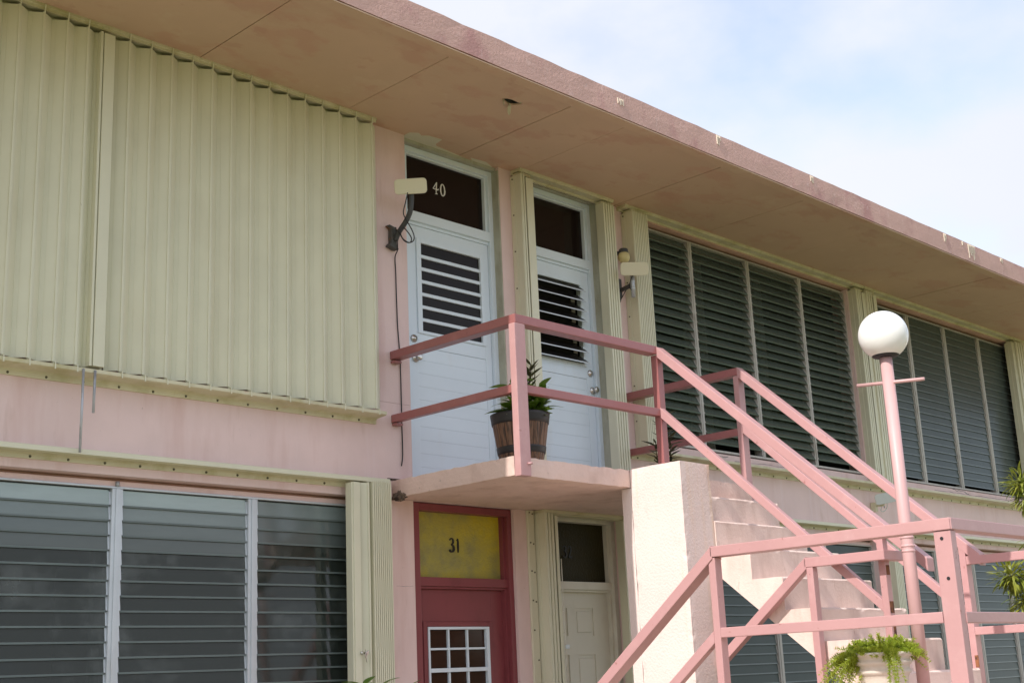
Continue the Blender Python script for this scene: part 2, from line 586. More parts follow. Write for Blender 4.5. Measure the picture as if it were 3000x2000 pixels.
# soffit boards with open joints
joints = [X_L - .2, -8.1, -6.85, -5.6, -4.35, -3.10, -1.86, -.62, .60, 1.2, 2.46, 3.71, 4.98, 6.23, 7.5, 8.75, 10.0, 11.25, 12.5, 13.75, 15, 16.25, 17.5, X_R + .2]
for i, (a, b) in enumerate(zip(joints, joints[1:])):
    dz = random.uniform(-.002, .002)
    if a < .2 < b:          # the torn board: one with a hole in it
        hx, hy = .205, -.945
        bm = bmesh.new()
        outer = [(a + .003, -1.234), (b - .003, -1.234), (b - .003, .19), (a + .003, .19)]
        hole = [(-.085, .005), (-.06, -.02), (-.02, -.028), (.03, -.026), (.07, -.02), (.10, -.03), (.085, -.005), (.055, .03), (.02, .042), (-.03, .03)]
        hole = [(hx + p, hy + q) for p, q in hole]
        ov = [bm.verts.new((p[0], p[1], SO + dz)) for p in outer]
        hv = [bm.verts.new((p[0], p[1], SO + dz)) for p in hole]
        es = [bm.edges.new((ov[k], ov[(k + 1) % 4])) for k in range(4)] + [bm.edges.new((hv[k], hv[(k + 1) % len(hv)])) for k in range(len(hv))]
        bmesh.ops.triangle_fill(bm, edges=es, use_beauty=True)
        bmesh.ops.solidify(bm, geom=bm.faces[:], thickness=.012)
        zs = [v.co.z for v in bm.verts]
        shift = SO + dz - min(zs)
        for v in bm.verts:
            v.co.z += shift
        brd = put(bm, 'soffit_board', M_SOFFIT, roof)
        brd['label'] = 'soffit board with a torn hole and hanging paint flakes'
    else:
        box('soffit_board', M_SOFFIT, a + .003, b - .003, -1.234, .19, SO + dz, SO + dz + .012, roof, .0015)
# plaster in the hole, dark blocks painting in its shade, flakes on its rim
box('hole_backing', M_JAMB, .06, .36, -1.06, -.82, SO + .050, SO + .056, roof)
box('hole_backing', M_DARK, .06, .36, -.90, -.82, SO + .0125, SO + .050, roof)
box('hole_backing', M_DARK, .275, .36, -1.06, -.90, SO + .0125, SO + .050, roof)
def flake(pts, name='paint_flake'):
    bm = bmesh.new()
    t = bmesh.new()
    f = t.faces.new([t.verts.new(p) for p in pts])
    bmesh.ops.solidify(t, geom=[f], thickness=.0015)
    merge(bm, t)
    put(bm, name, M_CHIP, roof)
flake([(.21, -.925, 2.664), (.245, -.905, 2.664), (.262, -.885, 2.645), (.262, -.878, 2.615), (.245, -.878, 2.592), (.225, -.885, 2.605), (.212, -.90, 2.64)])
flake([(.125, -.95, 2.664), (.15, -.93, 2.664), (.165, -.915, 2.654), (.165, -.91, 2.637), (.145, -.92, 2.634), (.125, -.94, 2.645)])
flake([(.25, -.985, 2.664), (.27, -.99, 2.664), (.265, -.985, 2.65)])
# peeled plaster patches above the first door
def patch(pts, z=SO - .0025):
    bm = bmesh.new()
    A = [bm.verts.new((p[0], p[1], z)) for p in pts]
    C2 = [bm.verts.new((p[0], p[1], z + .003)) for p in pts]
    bm.faces.new(A[::-1])
    bm.faces.new(C2)
    for i in range(len(pts)):
        j = (i + 1) % len(pts)
        bm.faces.new((A[i], A[j], C2[j], C2[i]))
    put(bm, 'peeled_patch', M_CHIP, roof)
patch([(.005, .07), (.0, -.06), (.06, -.10), (.11, -.075), (.15, -.11), (.28, -.12), (.30, -.03), (.33, .0), (.52, .02), (.70, .04), (.72, .075)])
patch([(.80, .07), (.70, .0), (.86, -.015), (.97, .03), (1.0, .07)])

# walls
def wall(name, x0, x1, z0, z1, y0=0.0, y1=T, mat=M_WALL):
    return box(name, mat, x0, x1, y0, y1, z0, z1, B)
wall('wall', X_L, -4.6, GZ, SO)
wall('wall', X_L, X_R, GZ, SO + .01, 5.0, 5.2)
wall('wall', X_L, X_L + T, GZ, SO, T, 5.0)
wall('wall', X_R - T, X_R, GZ, SO, T, 5.0)
wall('spandrel', -4.6, -.0, -.125, .56, 0, T)
wall('wall', -4.6, -.452, .562, SO, .12, T)
wall('pillar', -.45, 0, .562, SO)
D2 = 1.214
wall('pillar', 1.013, D2, -.125, SO)
wall('pillar', 1.013 + D2, 2.66, -.125, SO)
wall('spandrel', 2.662, X_R, -.125, .548)
wall('spandrel', .002, 1.011, -.125, -.003, .0, T)
wall('spandrel', D2 + .002, D2 + 1.011, -.125, -.003, .0, T)
wall('pillar', 6.412, 6.90, .55, SO)
wall('wall', 10.55, X_R, .55, SO)
box('lintel', M_BEAM, 2.662, 6.41, -.012, T, 2.612, SO - .002, B)
box('lintel', M_BEAM, 6.902, 10.548, -.012, T, 2.612, SO - .002, B)
box('lintel', M_JAMB, .002, 1.011, .035, T, 2.636, SO - .002, B)
box('lintel', M_JAMB, D2 + .002, D2 + 1.011, .035, T, 2.636, SO - .002, B)
for x in (1.0135 - .012, 1.013 + D2 - .012):     # bare plaster reveals beside the doors
    box('door_reveal', M_JAMB, x, x + .0135, .004, T, .002, 2.634, B)
# lower storey
wall('pillar', -.33, 0, GZ, -.127)
wall('pillar', 1.013, D2, GZ, -.127)
wall('pillar', 1.013 + D2, 2.66, GZ, -.127)
wall('pillar', 6.47, 6.90, GZ, -.127)
wall('wall', 10.55, X_R, GZ, -.127)
wall('wall', -4.598, -.332, GZ, -1.78)
wall('wall', 2.662, 6.468, GZ, -1.78)
wall('wall', 6.902, 10.548, GZ, -1.78)
for a, b in ((-4.598, -.332), (2.662, 6.468), (6.902, 10.548)):
    box('window_head', M_BEAM, a, b, .115, T, -.162, -.127, B)
    box('window_head', M_WALL, a, b, .075, .114, -.178, -.146, B, .003)
# floors and back rooms
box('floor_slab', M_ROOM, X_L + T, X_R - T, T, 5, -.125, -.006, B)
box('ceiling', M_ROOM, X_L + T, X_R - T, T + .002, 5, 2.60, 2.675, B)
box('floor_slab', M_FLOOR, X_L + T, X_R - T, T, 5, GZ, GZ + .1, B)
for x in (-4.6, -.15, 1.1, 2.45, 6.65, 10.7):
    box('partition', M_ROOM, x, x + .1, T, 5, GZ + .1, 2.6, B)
    pass

# --- spalled concrete at the slab end, cracks
bm = bmesh.new()
t = bmesh.new()
bmesh.ops.create_icosphere(t, subdivisions=4, radius=1)
for v in t.verts:
    k = 1 + .5 * noise.noise(v.co * 2.2) + .3 * noise.noise(v.co * 6)
    v.co = Vector((v.co.x * .03 * k, v.co.y * .062 * k, v.co.z * .034 * k))
merge(bm, t, Matrix.Translation((-.192, -.075, -.118)))
put(bm, 'spalled_concrete', M_HOLE, B, False)
def crack(pts, w=.003, y=-.0015):
    bm = bmesh.new()
    for a, b in zip(pts, pts[1:]):
        a, b = Vector(a), Vector(b)
        d = (b - a).normalized()
        s = Vector((0, 0, 1)) if abs(d.z) < .7 else Vector((1, 0, 0))
        ww = w * random.uniform(.5, 1.3)
        q = [a - s * ww / 2, b - s * ww / 2, b + s * ww / 2, a + s * ww / 2]
        f = [bm.verts.new(p) for p in q]
        g = [bm.verts.new(p + Vector((0, .004, 0))) for p in q]
        bm.faces.new(f)
        for i in range(4):
            bm.faces.new((f[i], g[i], g[(i + 1) % 4], f[(i + 1) % 4]))
    put(bm, 'crack', M_DARK, B)
def wob(x0, x1, z, n, amp, dz=0, y=-.0015):
    return [(x0 + (x1 - x0) * i / n, y, z + dz * i / n + random.uniform(-amp, amp)) for i in range(n + 1)]
crack(wob(7.9, 9.9, .505, 22, .006), .003)
crack(wob(8.35, 8.75, .545, 8, .012, -.03), .007)
crack(wob(4.0, 4.9, .50, 12, .008, .01), .003)
crack(wob(4.9, 5.4, .515, 8, .012, -.03), .004)
crack(wob(3.5, 3.9, .527, 8, .006, 0), .004)
for z in (-.725, ):
    crack(wob(-.17, -.02, z, 6, .003), .0013)
# chips at the slab junction
box('mortar_gap', M_HOLE, -.235, -.115, -.003, .01, .0, .018, B)
box('mortar_gap', M_HOLE, -.335, -.315, -.003, .01, .004, .010, B)

# ------------------------------------------------------------------ tracks and channels
def channel(x0, x1, prof, screws, label=None, name='shutter_track', step=.2285, x_s=None):
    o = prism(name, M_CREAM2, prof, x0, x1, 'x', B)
    z, y = screws
    bm = bmesh.new()
    x = x_s if x_s is not None else x0 + .1
    while x < x1 - .03:
        t = bmesh.new()
        bmesh.ops.create_cone(t, cap_ends=True, segments=8, radius1=.009, radius2=.006, depth=.008)
        merge(bm, t, Matrix.Translation((x, y, z)) @ Matrix.Rotation(R(90), 4, 'X'))
        x += step
    s = put(bm, 'screw', M_SCREW, o)
    s['kind'] = 'stuff'
    return o
SILL = [(-.128, .458), (-.128, .437), (-.112, .431), (-.055, .428), (-.022, .424), (-.012, .415), (-.011, .388), (0, .388), (0, .442), (-.118, .446), (-.121, .458)]
HEAD = [(0, -.0385), (-.03, -.0385), (-.02, -.044), (-.010, -.05), (-.010, -.074), (0, -.074)]
STRIP = [(0, .004), (-.088, -.006), (-.096, -.010), (-.096, -.038), (-.090, -.038), (-.090, -.02), (-.05, -.018), (-.04, -.038), (0, -.038)]
channel(-4.6, -.335, SILL, (.402, -.013), x_s=-4.55 - .055 + .0)
channel(2.47, 12, SILL, (.402, -.013), x_s=2.55)
channel(-4.6, -.29, HEAD, (-.061, -.012), x_s=-4.45)
prism('shutter_track', M_CREAM, STRIP, -4.6, -.29, 'x', B)  # lighter cream than the flange paints in the strip's outward-facing brightness
channel(4.0, 12, HEAD, (-.061, -.012), x_s=4.1)
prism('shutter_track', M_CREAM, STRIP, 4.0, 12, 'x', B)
HI = [(0, 2.664), (-.108, 2.664), (-.108, 2.648), (-.100, 2.646), (-.100, 2.636), (-.02, 2.640), (-.02, 2.625), (0, 2.625)]
def toptrack(x0, x1):
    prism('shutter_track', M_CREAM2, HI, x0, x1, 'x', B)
toptrack(-4.6, -.36)
toptrack(D2 - .06, 2.34)
toptrack(2.50, 6.62)
toptrack(6.63, 12)
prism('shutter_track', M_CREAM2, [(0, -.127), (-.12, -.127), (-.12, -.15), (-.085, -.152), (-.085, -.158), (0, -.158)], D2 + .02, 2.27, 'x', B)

# ------------------------------------------------------------------ accordion shutter, closed (upper left)
def add_sheet(bm, pts2, z0, z1, th=.003):
    """folded sheet from plan points, extruded upwards"""
    for a, b in zip(pts2, pts2[1:]):
        a, b = Vector((*a, 0)), Vector((*b, 0))
        d = (b - a).normalized()
        n = Vector((-d.y, d.x, 0)) * th / 2
        q = [a - n, b - n, b + n, a + n]
        add_prism(bm, [(p.x, p.y) for p in q], z0, z1, 'z')

sh = prism('accordion_shutter', M_CREAM2, [(-.098, 2.6355), (-.092, 2.6355), (-.092, 2.630), (-.098, 2.630)], -4.6, -.36, 'x', B)
sh['label'] = 'closed cream accordion hurricane shutter'
ZB, ZTp = .478, 2.612
def shutter_blade_mesh(w):
    """one fold seen from the street: long leaf, hinge bead, short leaf"""
    bm = bmesh.new()
    pts = []
    n = 6
    h = w / 2
    # long leaf: flat with two pressed creases; hinge bead; short return leaf
    add_sheet(bm, [(-h - .002, -.046), (-h + .020, -.059), (-h + .023, -.062), (-.012, -.090), (-.007, -.095)], ZB, ZTp)
    add_sheet(bm, [(.007, -.095), (.012, -.088), (.020, -.086), (h - .018, -.058), (h - .002, -.043)], ZB, ZTp)
    add_box(bm, -.0075, .0075, -.102, -.088, ZB - .004, ZTp + .004, .003)
    add_tube(bm, [(0, -.104, ZTp - .005), (0, -.112, ZTp + .046)], .0045, 8)
    add_prism(bm, [(-.004, -.1285), (.004, -.1285), (.004, -.1325), (-.004, -.1325)], .428, .462, 'z')
    add_prism(bm, [(-.0035, -.085), (.0035, -.085), (.0035, -.132), (-.0035, -.132)], .462, .47, 'z')
    return to_mesh(bm, 'shutter_blade', M_CREAM, False)
bl = shutter_blade_mesh(.1535)
ridges = [-4.471, -4.317, -4.163, -4.009, -3.855, -3.701, -3.547, -3.393, -3.239, -3.086, -2.935, -2.784, -2.649] + [-2.366 + .1508 * k + (.0003 * k) for k in range(14)]
for x in ridges:
    o = link_obj('shutter_blade', bl)
    o.location = (x, 0, 0)
    sub(o, sh)
# the meeting posts where both halves lock
bm = bmesh.new()
add_box(bm, -2.572, -2.556, -.118, -.04, ZB, ZTp - .005, .002)
add_box(bm, -2.551, -2.480, -.124, -.05, ZB, ZTp - .012, .003)
add_sheet(bm, [(-2.605, -.022), (-2.590, -.045), (-2.573, -.075)], ZB, ZTp)
add_sheet(bm, [(-2.478, -.06), (-2.455, -.04), (-2.44, -.024)], ZB, ZTp)
put(bm, 'lead_post', M_CREAM, sh)
tube('lock_rod', M_STEEL, [(-2.613, -.132, .45), (-2.614, -.128, -.035)], .0075, sh)
tube('lock_rod', M_STEEL, [(-2.540, -.132, .45), (-2.543, -.132, .20)], .008, sh)

# folded stacks
def stack(x0, x1, z0, z1, nrib, yf=-.12, yb=-.02, side=True, wide=None, lead=None, name='folded_shutter', screws=False, label=None):
    """a folded-up shutter: a side leaf, a pack of blade edges, optionally a wide leaf and a lead post"""
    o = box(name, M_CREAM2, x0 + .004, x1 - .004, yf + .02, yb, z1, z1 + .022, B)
    if label:
        o['label'] = label
    x = x0
    if side:
        box('side_leaf', M_CREAM, x0 - .006, x0, yf + .003, yb, z0, z1, o, .001)
        box('side_leaf', M_CREAM, x0 - .011, x0 - .0065, yb - .03, yb + .018, z0, z1 - .004, o, .001)
        if screws:
            bm = bmesh.new()
            z = z1 - .03
            while z > z0 + .05:
                t = bmesh.new()
                bmesh.ops.create_cone(t, cap_ends=True, segments=8, radius1=.007, radius2=.005, depth=.006)
                merge(bm, t, Matrix.Translation((x0 - .013, yb - .012, z)) @ Matrix.Rotation(R(90), 4, 'Y'))
                z -= .31
            s = put(bm, 'screw', M_SCREW, o)
            s['kind'] = 'stuff'
    w = wide or 0
    l = lead or 0
    pk = (x1 - x0 - w - l)
    p = pk / nrib
    t = bmesh.new()
    add_box(t, .0, p * .66, yf, yb, z0, z1, min(.0025, p * .2))
    add_box(t, p * .3, p * .8, yf + .012, yb, z0, z1 - .003)
    add_tube(t, [(p * .33, yf + .002, z1 - .01), (p * .33, yf + .002, z1 + .018)], .003, 6)
    me = to_mesh(t, 'shutter_blade', M_CREAM)
    xs = x0 + (l if lead and lead < 0 else 0)
    for k in range(nrib):
        ob = link_obj('shutter_blade', me)
        ob.location = (x0 + l + w * 0 + p * k, 0, 0)
        sub(ob, o)
    if wide:
        box('wide_leaf', M_CREAM, x1 - w + .002, x1, yf - .004, yf + .004, z0, z1 - .02, o, .0015)
        box('wide_leaf', M_CREAM, x1 - .006, x1, yf, yb, z0, z1 - .02, o, .001)
    return o
# upper stacks
stack(1.150, 1.285, .004, 2.605, 2, wide=.085, screws=True)
stack(2.185, 2.345, .004, 2.60, 5, yf=-.11, side=False)
stack(2.560, 2.775, .46, 2.605, 9, yf=-.135, screws=True)
stack(6.44, 6.62, .46, 2.60, 3, yf=-.10, wide=.07)
stack(6.625, 6.83, .46, 2.605, 3, wide=.07)
stack(10.34, 10.41, .46, 2.59, 3, yf=-.10)
stack(10.42, 10.70, .46, 2.60, 4)
# lower stacks
ls = stack(-.463, -.292, GZ + .3, -.046, 10, yf=-.115, yb=-.015, side=False)
box('lead_post', M_CREAM, -.634, -.578, -.118, -.085, GZ + .3, -.052, ls, .002)
box('lead_post', M_CREAM, -.648, -.6345, -.112, -.05, GZ + .3, -.055, ls, .002)
box('wide_leaf', M_CREAM, -.565, -.498, -.070, -.064, GZ + .3, -.05, ls, .001)
bm = bmesh.new()
add_tube(bm, [(-.497, -.105, GZ + .3), (-.497, -.105, -.045)], .009, 8)
add_sheet(bm, [(-.575, -.045), (-.555, -.075), (-.497, -.105), (-.465, -.05)], GZ + .3, -.048)
put(bm, 'wide_leaf', M_CREAM, ls)
bm = bmesh.new()
add_lathe(bm, [(0, -.012), (.011, -.01), (.012, .0), (.006, .006), (.005, .02)], (0, 0, 0), 12)
bm2 = bmesh.new()
merge(bm2, bm, Matrix.Translation((-.585, -.13, -1.175)) @ Matrix.Rotation(R(90), 4, 'X'))
add_beam(bm2, (-.575, -.142, -1.19), (-.545, -.142, -1.165), .008, .018, .002)
add_beam(bm2, (-.56, -.142, -1.21), (-.57, -.142, -1.175), .008, .014, .002)
put(bm2, 'latch', M_CHROME, ls)
s32 = stack(1.238, 1.372, GZ + .15, -.152, 3, wide=.03)
box('side_strip', M_CREAM, 1.145, 1.214, -.022, -.002, GZ + .1, -.128, s32, .002)
bm = bmesh.new()
for k, z in enumerate([-.145, -.155, -.375, -.385, -.59, -.60, -.81, -.82, -1.03, -1.25]):
    t = bmesh.new()
    bmesh.ops.create_cone(t, cap_ends=True, segments=8, radius1=.007, radius2=.005, depth=.006)
    merge(bm, t, Matrix.Translation((1.165 + .032 * (k % 2), -.0245, z)) @ Matrix.Rotation(R(90), 4, 'X'))
sc = put(bm, 'screw', M_SCREW, s32)
sc['kind'] = 'stuff'
tube('lock_rod', M_OFFWHITE, [(1.39, -.125, -1.5), (1.39, -.125, -.5)], .004, s32)
lathe('latch', M_WHITE, [(0, -.016), (.016, -.014), (.018, 0), (.016, .014), (0, .016)], (1.40, -.135, -1.16), s32, 10)
stack(2.19, 2.31, GZ + .15, -.158, 4, yf=-.10, side=False)
stack(6.60, 6.76, GZ + .15, -.086, 5, yf=-.11)

# ------------------------------------------------------------------ louvered windows
def louver_window(x0, x1, mulls, z0, z1, y, tilt, pitch, mat, top=(), edge=None, name='louver_window', skip=(), frame=M_ALUD, bw=.1, label=None, mw=.035, rows=None, jam=None):
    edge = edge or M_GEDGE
    xs = [x0] + mulls + [x1]
    bm = bmesh.new()
    add_box(bm, x0, x1, y - .02, y + .06, z1 - .012, z1, .002)
    add_box(bm, x0, x1, y - .03, y + .06, z0, z0 + .02, .002)
    add_box(bm, x0, x0 + .02, y - .02, y + .06, z0 + .0205, z1 - .0125, .002)
    add_box(bm, x1 - .02, x1, y - .02, y + .06, z0 + .0205, z1 - .0125, .002)
    w = put(bm, name, frame, B)
    if label:
        w['label'] = label
    for m in mulls:
        bm = bmesh.new()
        add_box(bm, m - mw, m + mw, y - .022, y + .06, z0 + .021, z1 - .013, .003)
        add_box(bm, m - mw * .35, m + mw * .35, y - .028, y - .0215, z0 + .021, z1 - .013, .002)
        put(bm, 'mullion', frame, w)
    n = int((z1 - z0 - .03) / pitch)
    tr = R(tilt)
    for i, (a, b) in enumerate(zip(xs, xs[1:])):
        lo = a + (.02 if i == 0 else mw) + .006
        hi = b - (.02 if i == len(xs) - 2 else mw) - .006
        t = bmesh.new()
        dy, dz = math.sin(tr) * bw, math.cos(tr) * bw
        ax = Vector((0, -math.sin(tr), -math.cos(tr)))
        nn = Vector((0, -math.cos(tr), math.sin(tr))) * .003
        c0 = Vector((0, 0, 0)) - ax * bw / 2
        c1 = Vector((0, 0, 0)) + ax * bw / 2
        add_prism(t, [(p.y, p.z) for p in (c0 - nn, c1 - nn, c1 + nn, c0 + nn)], lo + .004, hi - .004, 'x', .0008)
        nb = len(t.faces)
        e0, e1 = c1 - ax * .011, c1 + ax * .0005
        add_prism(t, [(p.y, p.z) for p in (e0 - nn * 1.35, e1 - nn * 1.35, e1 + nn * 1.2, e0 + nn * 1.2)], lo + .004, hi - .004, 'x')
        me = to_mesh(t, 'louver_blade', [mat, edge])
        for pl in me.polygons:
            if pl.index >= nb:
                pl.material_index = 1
        zc = z1 - .02 - dz / 2
        merged = bmesh.new() if i in skip else None
        clips = bmesh.new()
        for k in range(n):
            z = zc - pitch * k
            if z - dz / 2 < z0 + .005:
                break
            jz = random.uniform(-.0012, .0012)
            rot = Matrix.Rotation(random.uniform(-.012, .012) if tilt < 25 else random.uniform(-.05, .05), 4, 'X')
            if merged is not None:
                q = bmesh.new()
                q.from_mesh(me)
                merge(merged, q, Matrix.Translation((0, y, z + jz)) @ rot)
            else:
                mk = me
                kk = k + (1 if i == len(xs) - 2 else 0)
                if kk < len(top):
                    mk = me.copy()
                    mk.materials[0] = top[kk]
                ob = link_obj('louver_blade', mk)
                ob.matrix_world = Matrix.Translation((0, y, z + jz)) @ rot
                sub(ob, w)
            for e in (lo, hi):
                add_prism(clips, [(y + p.y * 1.0, z + p.z) for p in (c0 - nn * 2 + ax * .012, c1 - nn * 2 - ax * .01, c1 + nn * 2 - ax * .01, c0 + nn * 2 + ax * .012)], e - .005, e + .005, 'x')
        if merged is not None:
            o = put(merged, 'louver_blade', mat, w)
            o['kind'] = 'stuff'
        c = put(clips, 'louver_clip', frame, w)
        c['kind'] = 'stuff'
    return w
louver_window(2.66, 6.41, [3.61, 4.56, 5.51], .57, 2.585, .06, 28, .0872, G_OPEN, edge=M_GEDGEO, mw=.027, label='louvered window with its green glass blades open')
louver_window(6.90, 10.55, [7.83, 8.74, 9.66], .568, 2.575, .07, 7, .0872, G_FROST, label='louvered window with frosted blades shut')
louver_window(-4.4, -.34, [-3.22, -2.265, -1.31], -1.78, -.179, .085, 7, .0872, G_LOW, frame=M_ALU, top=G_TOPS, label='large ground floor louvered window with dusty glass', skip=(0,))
louver_window(2.66, 6.468, [3.61, 4.575, 5.52], -1.78, -.179, .085, 7, .0872, G_FROST, skip=(0,))
louver_window(6.90, 10.55, [7.86, 8.76, 9.70], -1.78, -.179, .085, 7, .0872, G_FROST, skip=(3,))
# window stop trims in pink
tube('conduit_stub', M_STEEL, [(-2.265, .068, -.180), (-2.265, .068, -.149)], .012, B)
tube('conduit_stub', M_STEEL, [(8.74, .06, -.178), (8.74, .06, -.15)], .012, B)

# ------------------------------------------------------------------ doors
def knob(c, d, lock=False):
    bm = bmesh.new()
    if lock:
        prof = [(0, -.0), (.031, 0), (.031, .006), (.026, .014), (.013, .016), (.012, .02), (0, .02)]
    else:
        prof = [(0, 0), (.033, 0), (.033, .006), (.028, .012), (.012, .014), (.012, .03), (.022, .036), (.027, .048), (.024, .058), (.014, .062), (0, .062)]
    add_lathe(bm, prof, (0, 0, 0), 20)
    b2 = bmesh.new()
    merge(b2, bm, Matrix.Translation(c) @ Matrix.Rotation(R(90), 4, 'X'))
    put(b2, 'deadbolt' if lock else 'door_knob', M_CHROME, d, True)

GLY = {
 '4': [[(.62, 0, .07), (.55, .12, .05), (.58, .5, .09), (.66, 1, .05)], [(.66, 1, .05), (.3, .66, .06), (.02, .42, .05)], [(.02, .42, .06), (.4, .40, .06), (.86, .40, .08), (.92, .5, .03)], [(.36, -.02, .03), (.60, .06, .05), (.78, .02, .03)]],
 '0': [[(.5 + .36 * math.cos(a), .5 + .5 * math.sin(a), .05 + .05 * abs(math.cos(a))) for a in [2 * math.pi * k / 20 for k in range(21)]]],
 '3': [[(.12, .86, .07), (.3, .98, .05), (.55, .97, .07), (.7, .8, .1), (.6, .62, .07), (.36, .54, .04), (.62, .46, .07), (.76, .27, .11), (.62, .06, .08), (.34, 0, .05), (.1, .06, .07), (.08, .16, .06)]],
 '1': [[(.3, .84, .03), (.5, .98, .06), (.5, .5, .11), (.5, .04, .07), (.42, 0, .03)]],
 '2': [[(.1, .78, .08), (.22, .94, .05), (.48, .99, .06), (.7, .82, .1), (.62, .55, .09), (.34, .26, .06), (.1, .03, .05), (.4, .07, .08), (.66, .04, .08), (.86, .14, .04)]]}
def number(txt, x, y, z, h, mat, parent, adv=.62, wt=1.0):
    for i, ch in enumerate(txt):
        bm = bmesh.new()
        for stroke in GLY[ch]:
            pts = [(x + (i * adv + p[0] * .62) * h, z + p[1] * h, p[2] * h * .85 * wt) for p in stroke]
            if ch != '0':
                c = curve_pts([(p[0], p[1], p[2]) for p in pts], 4)
            else:
                c = [Vector(p) for p in pts]
            for j in range(len(c) - 1):
                a, b = c[j], c[j + 1]
                d = Vector((b.x - a.x, b.y - a.y))
                if d.length < 1e-6:
                    continue
                nrm = Vector((-d.y, d.x)).normalized()
                q = [(a.x - nrm.x * a.z, a.y - nrm.y * a.z), (b.x - nrm.x * b.z, b.y - nrm.y * b.z), (b.x + nrm.x * b.z, b.y + nrm.y * b.z), (a.x + nrm.x * a.z, a.y + nrm.y * a.z)]
                f = [bm.verts.new((p[0], y - .0015 - .0002 * j, p[1])) for p in q]
                g = [bm.verts.new((p[0], y + .001, p[1])) for p in q]
                bm.faces.new(f)
                for k in range(4):
                    bm.faces.new((f[k], g[k], g[(k + 1) % 4], f[(k + 1) % 4]))
        put(bm, 'house_number', mat, parent)

def upper_door(dx, mirror, opened, label):
    x0, x1 = dx + .02, dx + 1.0
    bm = bmesh.new()
    # outer frame, stepped
    add_box(bm, x0, x0 + .055, .075, .16, .0, 2.634, .003)
    add_box(bm, x1 - .055 + .012, x1 + .012, .075, .16, .0, 2.634, .003)
    add_box(bm, x0 + .0552, x1 - .0432, .076, .16, 2.590, 2.633, .003)
    add_box(bm, x0 + .0552, x1 - .0432, .072, .16, 2.030, 2.108, .003)
    add_box(bm, x0 + .0552, x1 - .0432, .095, .16, 2.006, 2.0295, .002)
    for a, b in ((x0 + .0552, x0 + .08), (x1 - .0432 - .025, x1 - .0432)):
        add_box(bm, a, b, .095, .16, 2.1085, 2.5895, .002)
    add_box(bm, x0 + .0805, x1 - .069, .096, .16, 2.572, 2.5895, .002)
    fr = put(bm, 'door_frame', M_WHITE, B)
    fr['label'] = 'white door frame with dark transom light'
    gl = box('transom_glass', G_DARK, x0 + .078, x1 - .065, .125, .131, 2.10, 2.576, fr)
    # leaf
    a, b = x0 + .058, x1 - .046
    lx0, lx1 = dx + .180, dx + .890      # louver trim
    if mirror:
        lx0, lx1 = dx + .16, dx + .870
    bm = bmesh.new()
    add_box(bm, a, lx0, .105, .145, .004, 2.004, .002)
    add_box(bm, lx1, b, .105, .145, .004, 2.004, .002)
    add_box(bm, lx0 + .0002, lx1 - .0002, .105, .145, 1.905, 2.004, .002)
    add_box(bm, lx0 + .0002, lx1 - .0002, .105, .145, 1.052, 1.156, .002)
    # raised moulding round the louvers
    for p in ((lx0, lx0 + .045, 1.155, 1.908), (lx1 - .035, lx1, 1.155, 1.908), (lx0 + .0452, lx1 - .0352, 1.155, 1.178), (lx0 + .0452, lx1 - .0352, 1.872, 1.908)):
        add_box(bm, p[0], p[1], .093, .140, p[2], p[3], .003)
    lf = put(bm, 'door', M_WHITE, B)
    lf['label'] = label
    # lower planks
    t = bmesh.new()
    add_box(t, lx0 + .001, lx1 - .001, .108, .140, .0, .0997, .0009)
    me = to_mesh(t, 'plank', M_WHITE)
    for k in range(10):
        o = link_obj('plank', me)
        o.location = (0, 0, 1.0505 - .1005 * (k + 1))
        sub(o, lf)
    box('door_core', M_WHITE, lx0 - .001, lx1 + .001, .128, .139, .006, 1.052, lf)
    # louvers
    ox0, ox1 = lx0 + .046, lx1 - .036
    box('insect_screen', M_BLACK, ox0, ox1, .155, .158, 1.17, 1.875, lf)
    if not opened:
        t = bmesh.new()
        add_box(t, ox0, ox1, .112, .118, 0, .0985)
        me = to_mesh(t, 'louver_blade', G_BLADE)
        t = bmesh.new()
        add_box(t, ox0, ox1, .100, .117, -.014, .012, .002)
        me2 = to_mesh(t, 'louver_slat', M_WHITE)
        for k in range(7):
            o = link_obj('louver_blade', me)
            o.location = (0, 0, 1.177 + .0993 * k)
            sub(o, lf)
            if k:
                o = link_obj('louver_slat', me2)
                o.location = (0, 0, 1.167 + .1003 * k)
                sub(o, lf)
    else:
        t = bmesh.new()
        add_prism(t, [(.125, .055), (.128, .058), (.048, -.012), (.045, -.015)], ox0 + .004, ox1 + .012, 'x')
        me = to_mesh(t, 'louver_blade', G_BLADE)
        t = bmesh.new()
        add_box(t, ox0 + .003, ox1 + .013, .040, .0465, -.022, -.012, .001)
        me2 = to_mesh(t, 'louver_slat', M_ALU)
        t = bmesh.new()
        add_box(t, ox1 - .075, ox1 - .03, .135, .141, -.012, .062)
        me3 = to_mesh(t, 'louver_clip', M_ALUD)
        for k in range(8):
            z = 1.19 + .0905 * k
            for nm, mm in (('louver_blade', me), ('louver_slat', me2), ('louver_clip', me3)):
                if nm == 'louver_clip' and k == 7:
                    continue
                o = link_obj(nm, mm)
                o.location = (0, 0, z)
                sub(o, lf)
    kx = dx + .150 if not mirror else dx + .932
    knob((kx - .012 if not mirror else kx - .018, .105, 1.106), lf, True)
    knob((kx, .105, .958), lf)
    return fr
f40 = upper_door(0, False, False, 'white door with closed dark louvers, upper floor')
upper_door(D2, True, True, 'white door with dark louver blades tilted open, upper floor')
number('40', .395, .1235, 2.325, .098, M_NUMW, f40, .74, .68)

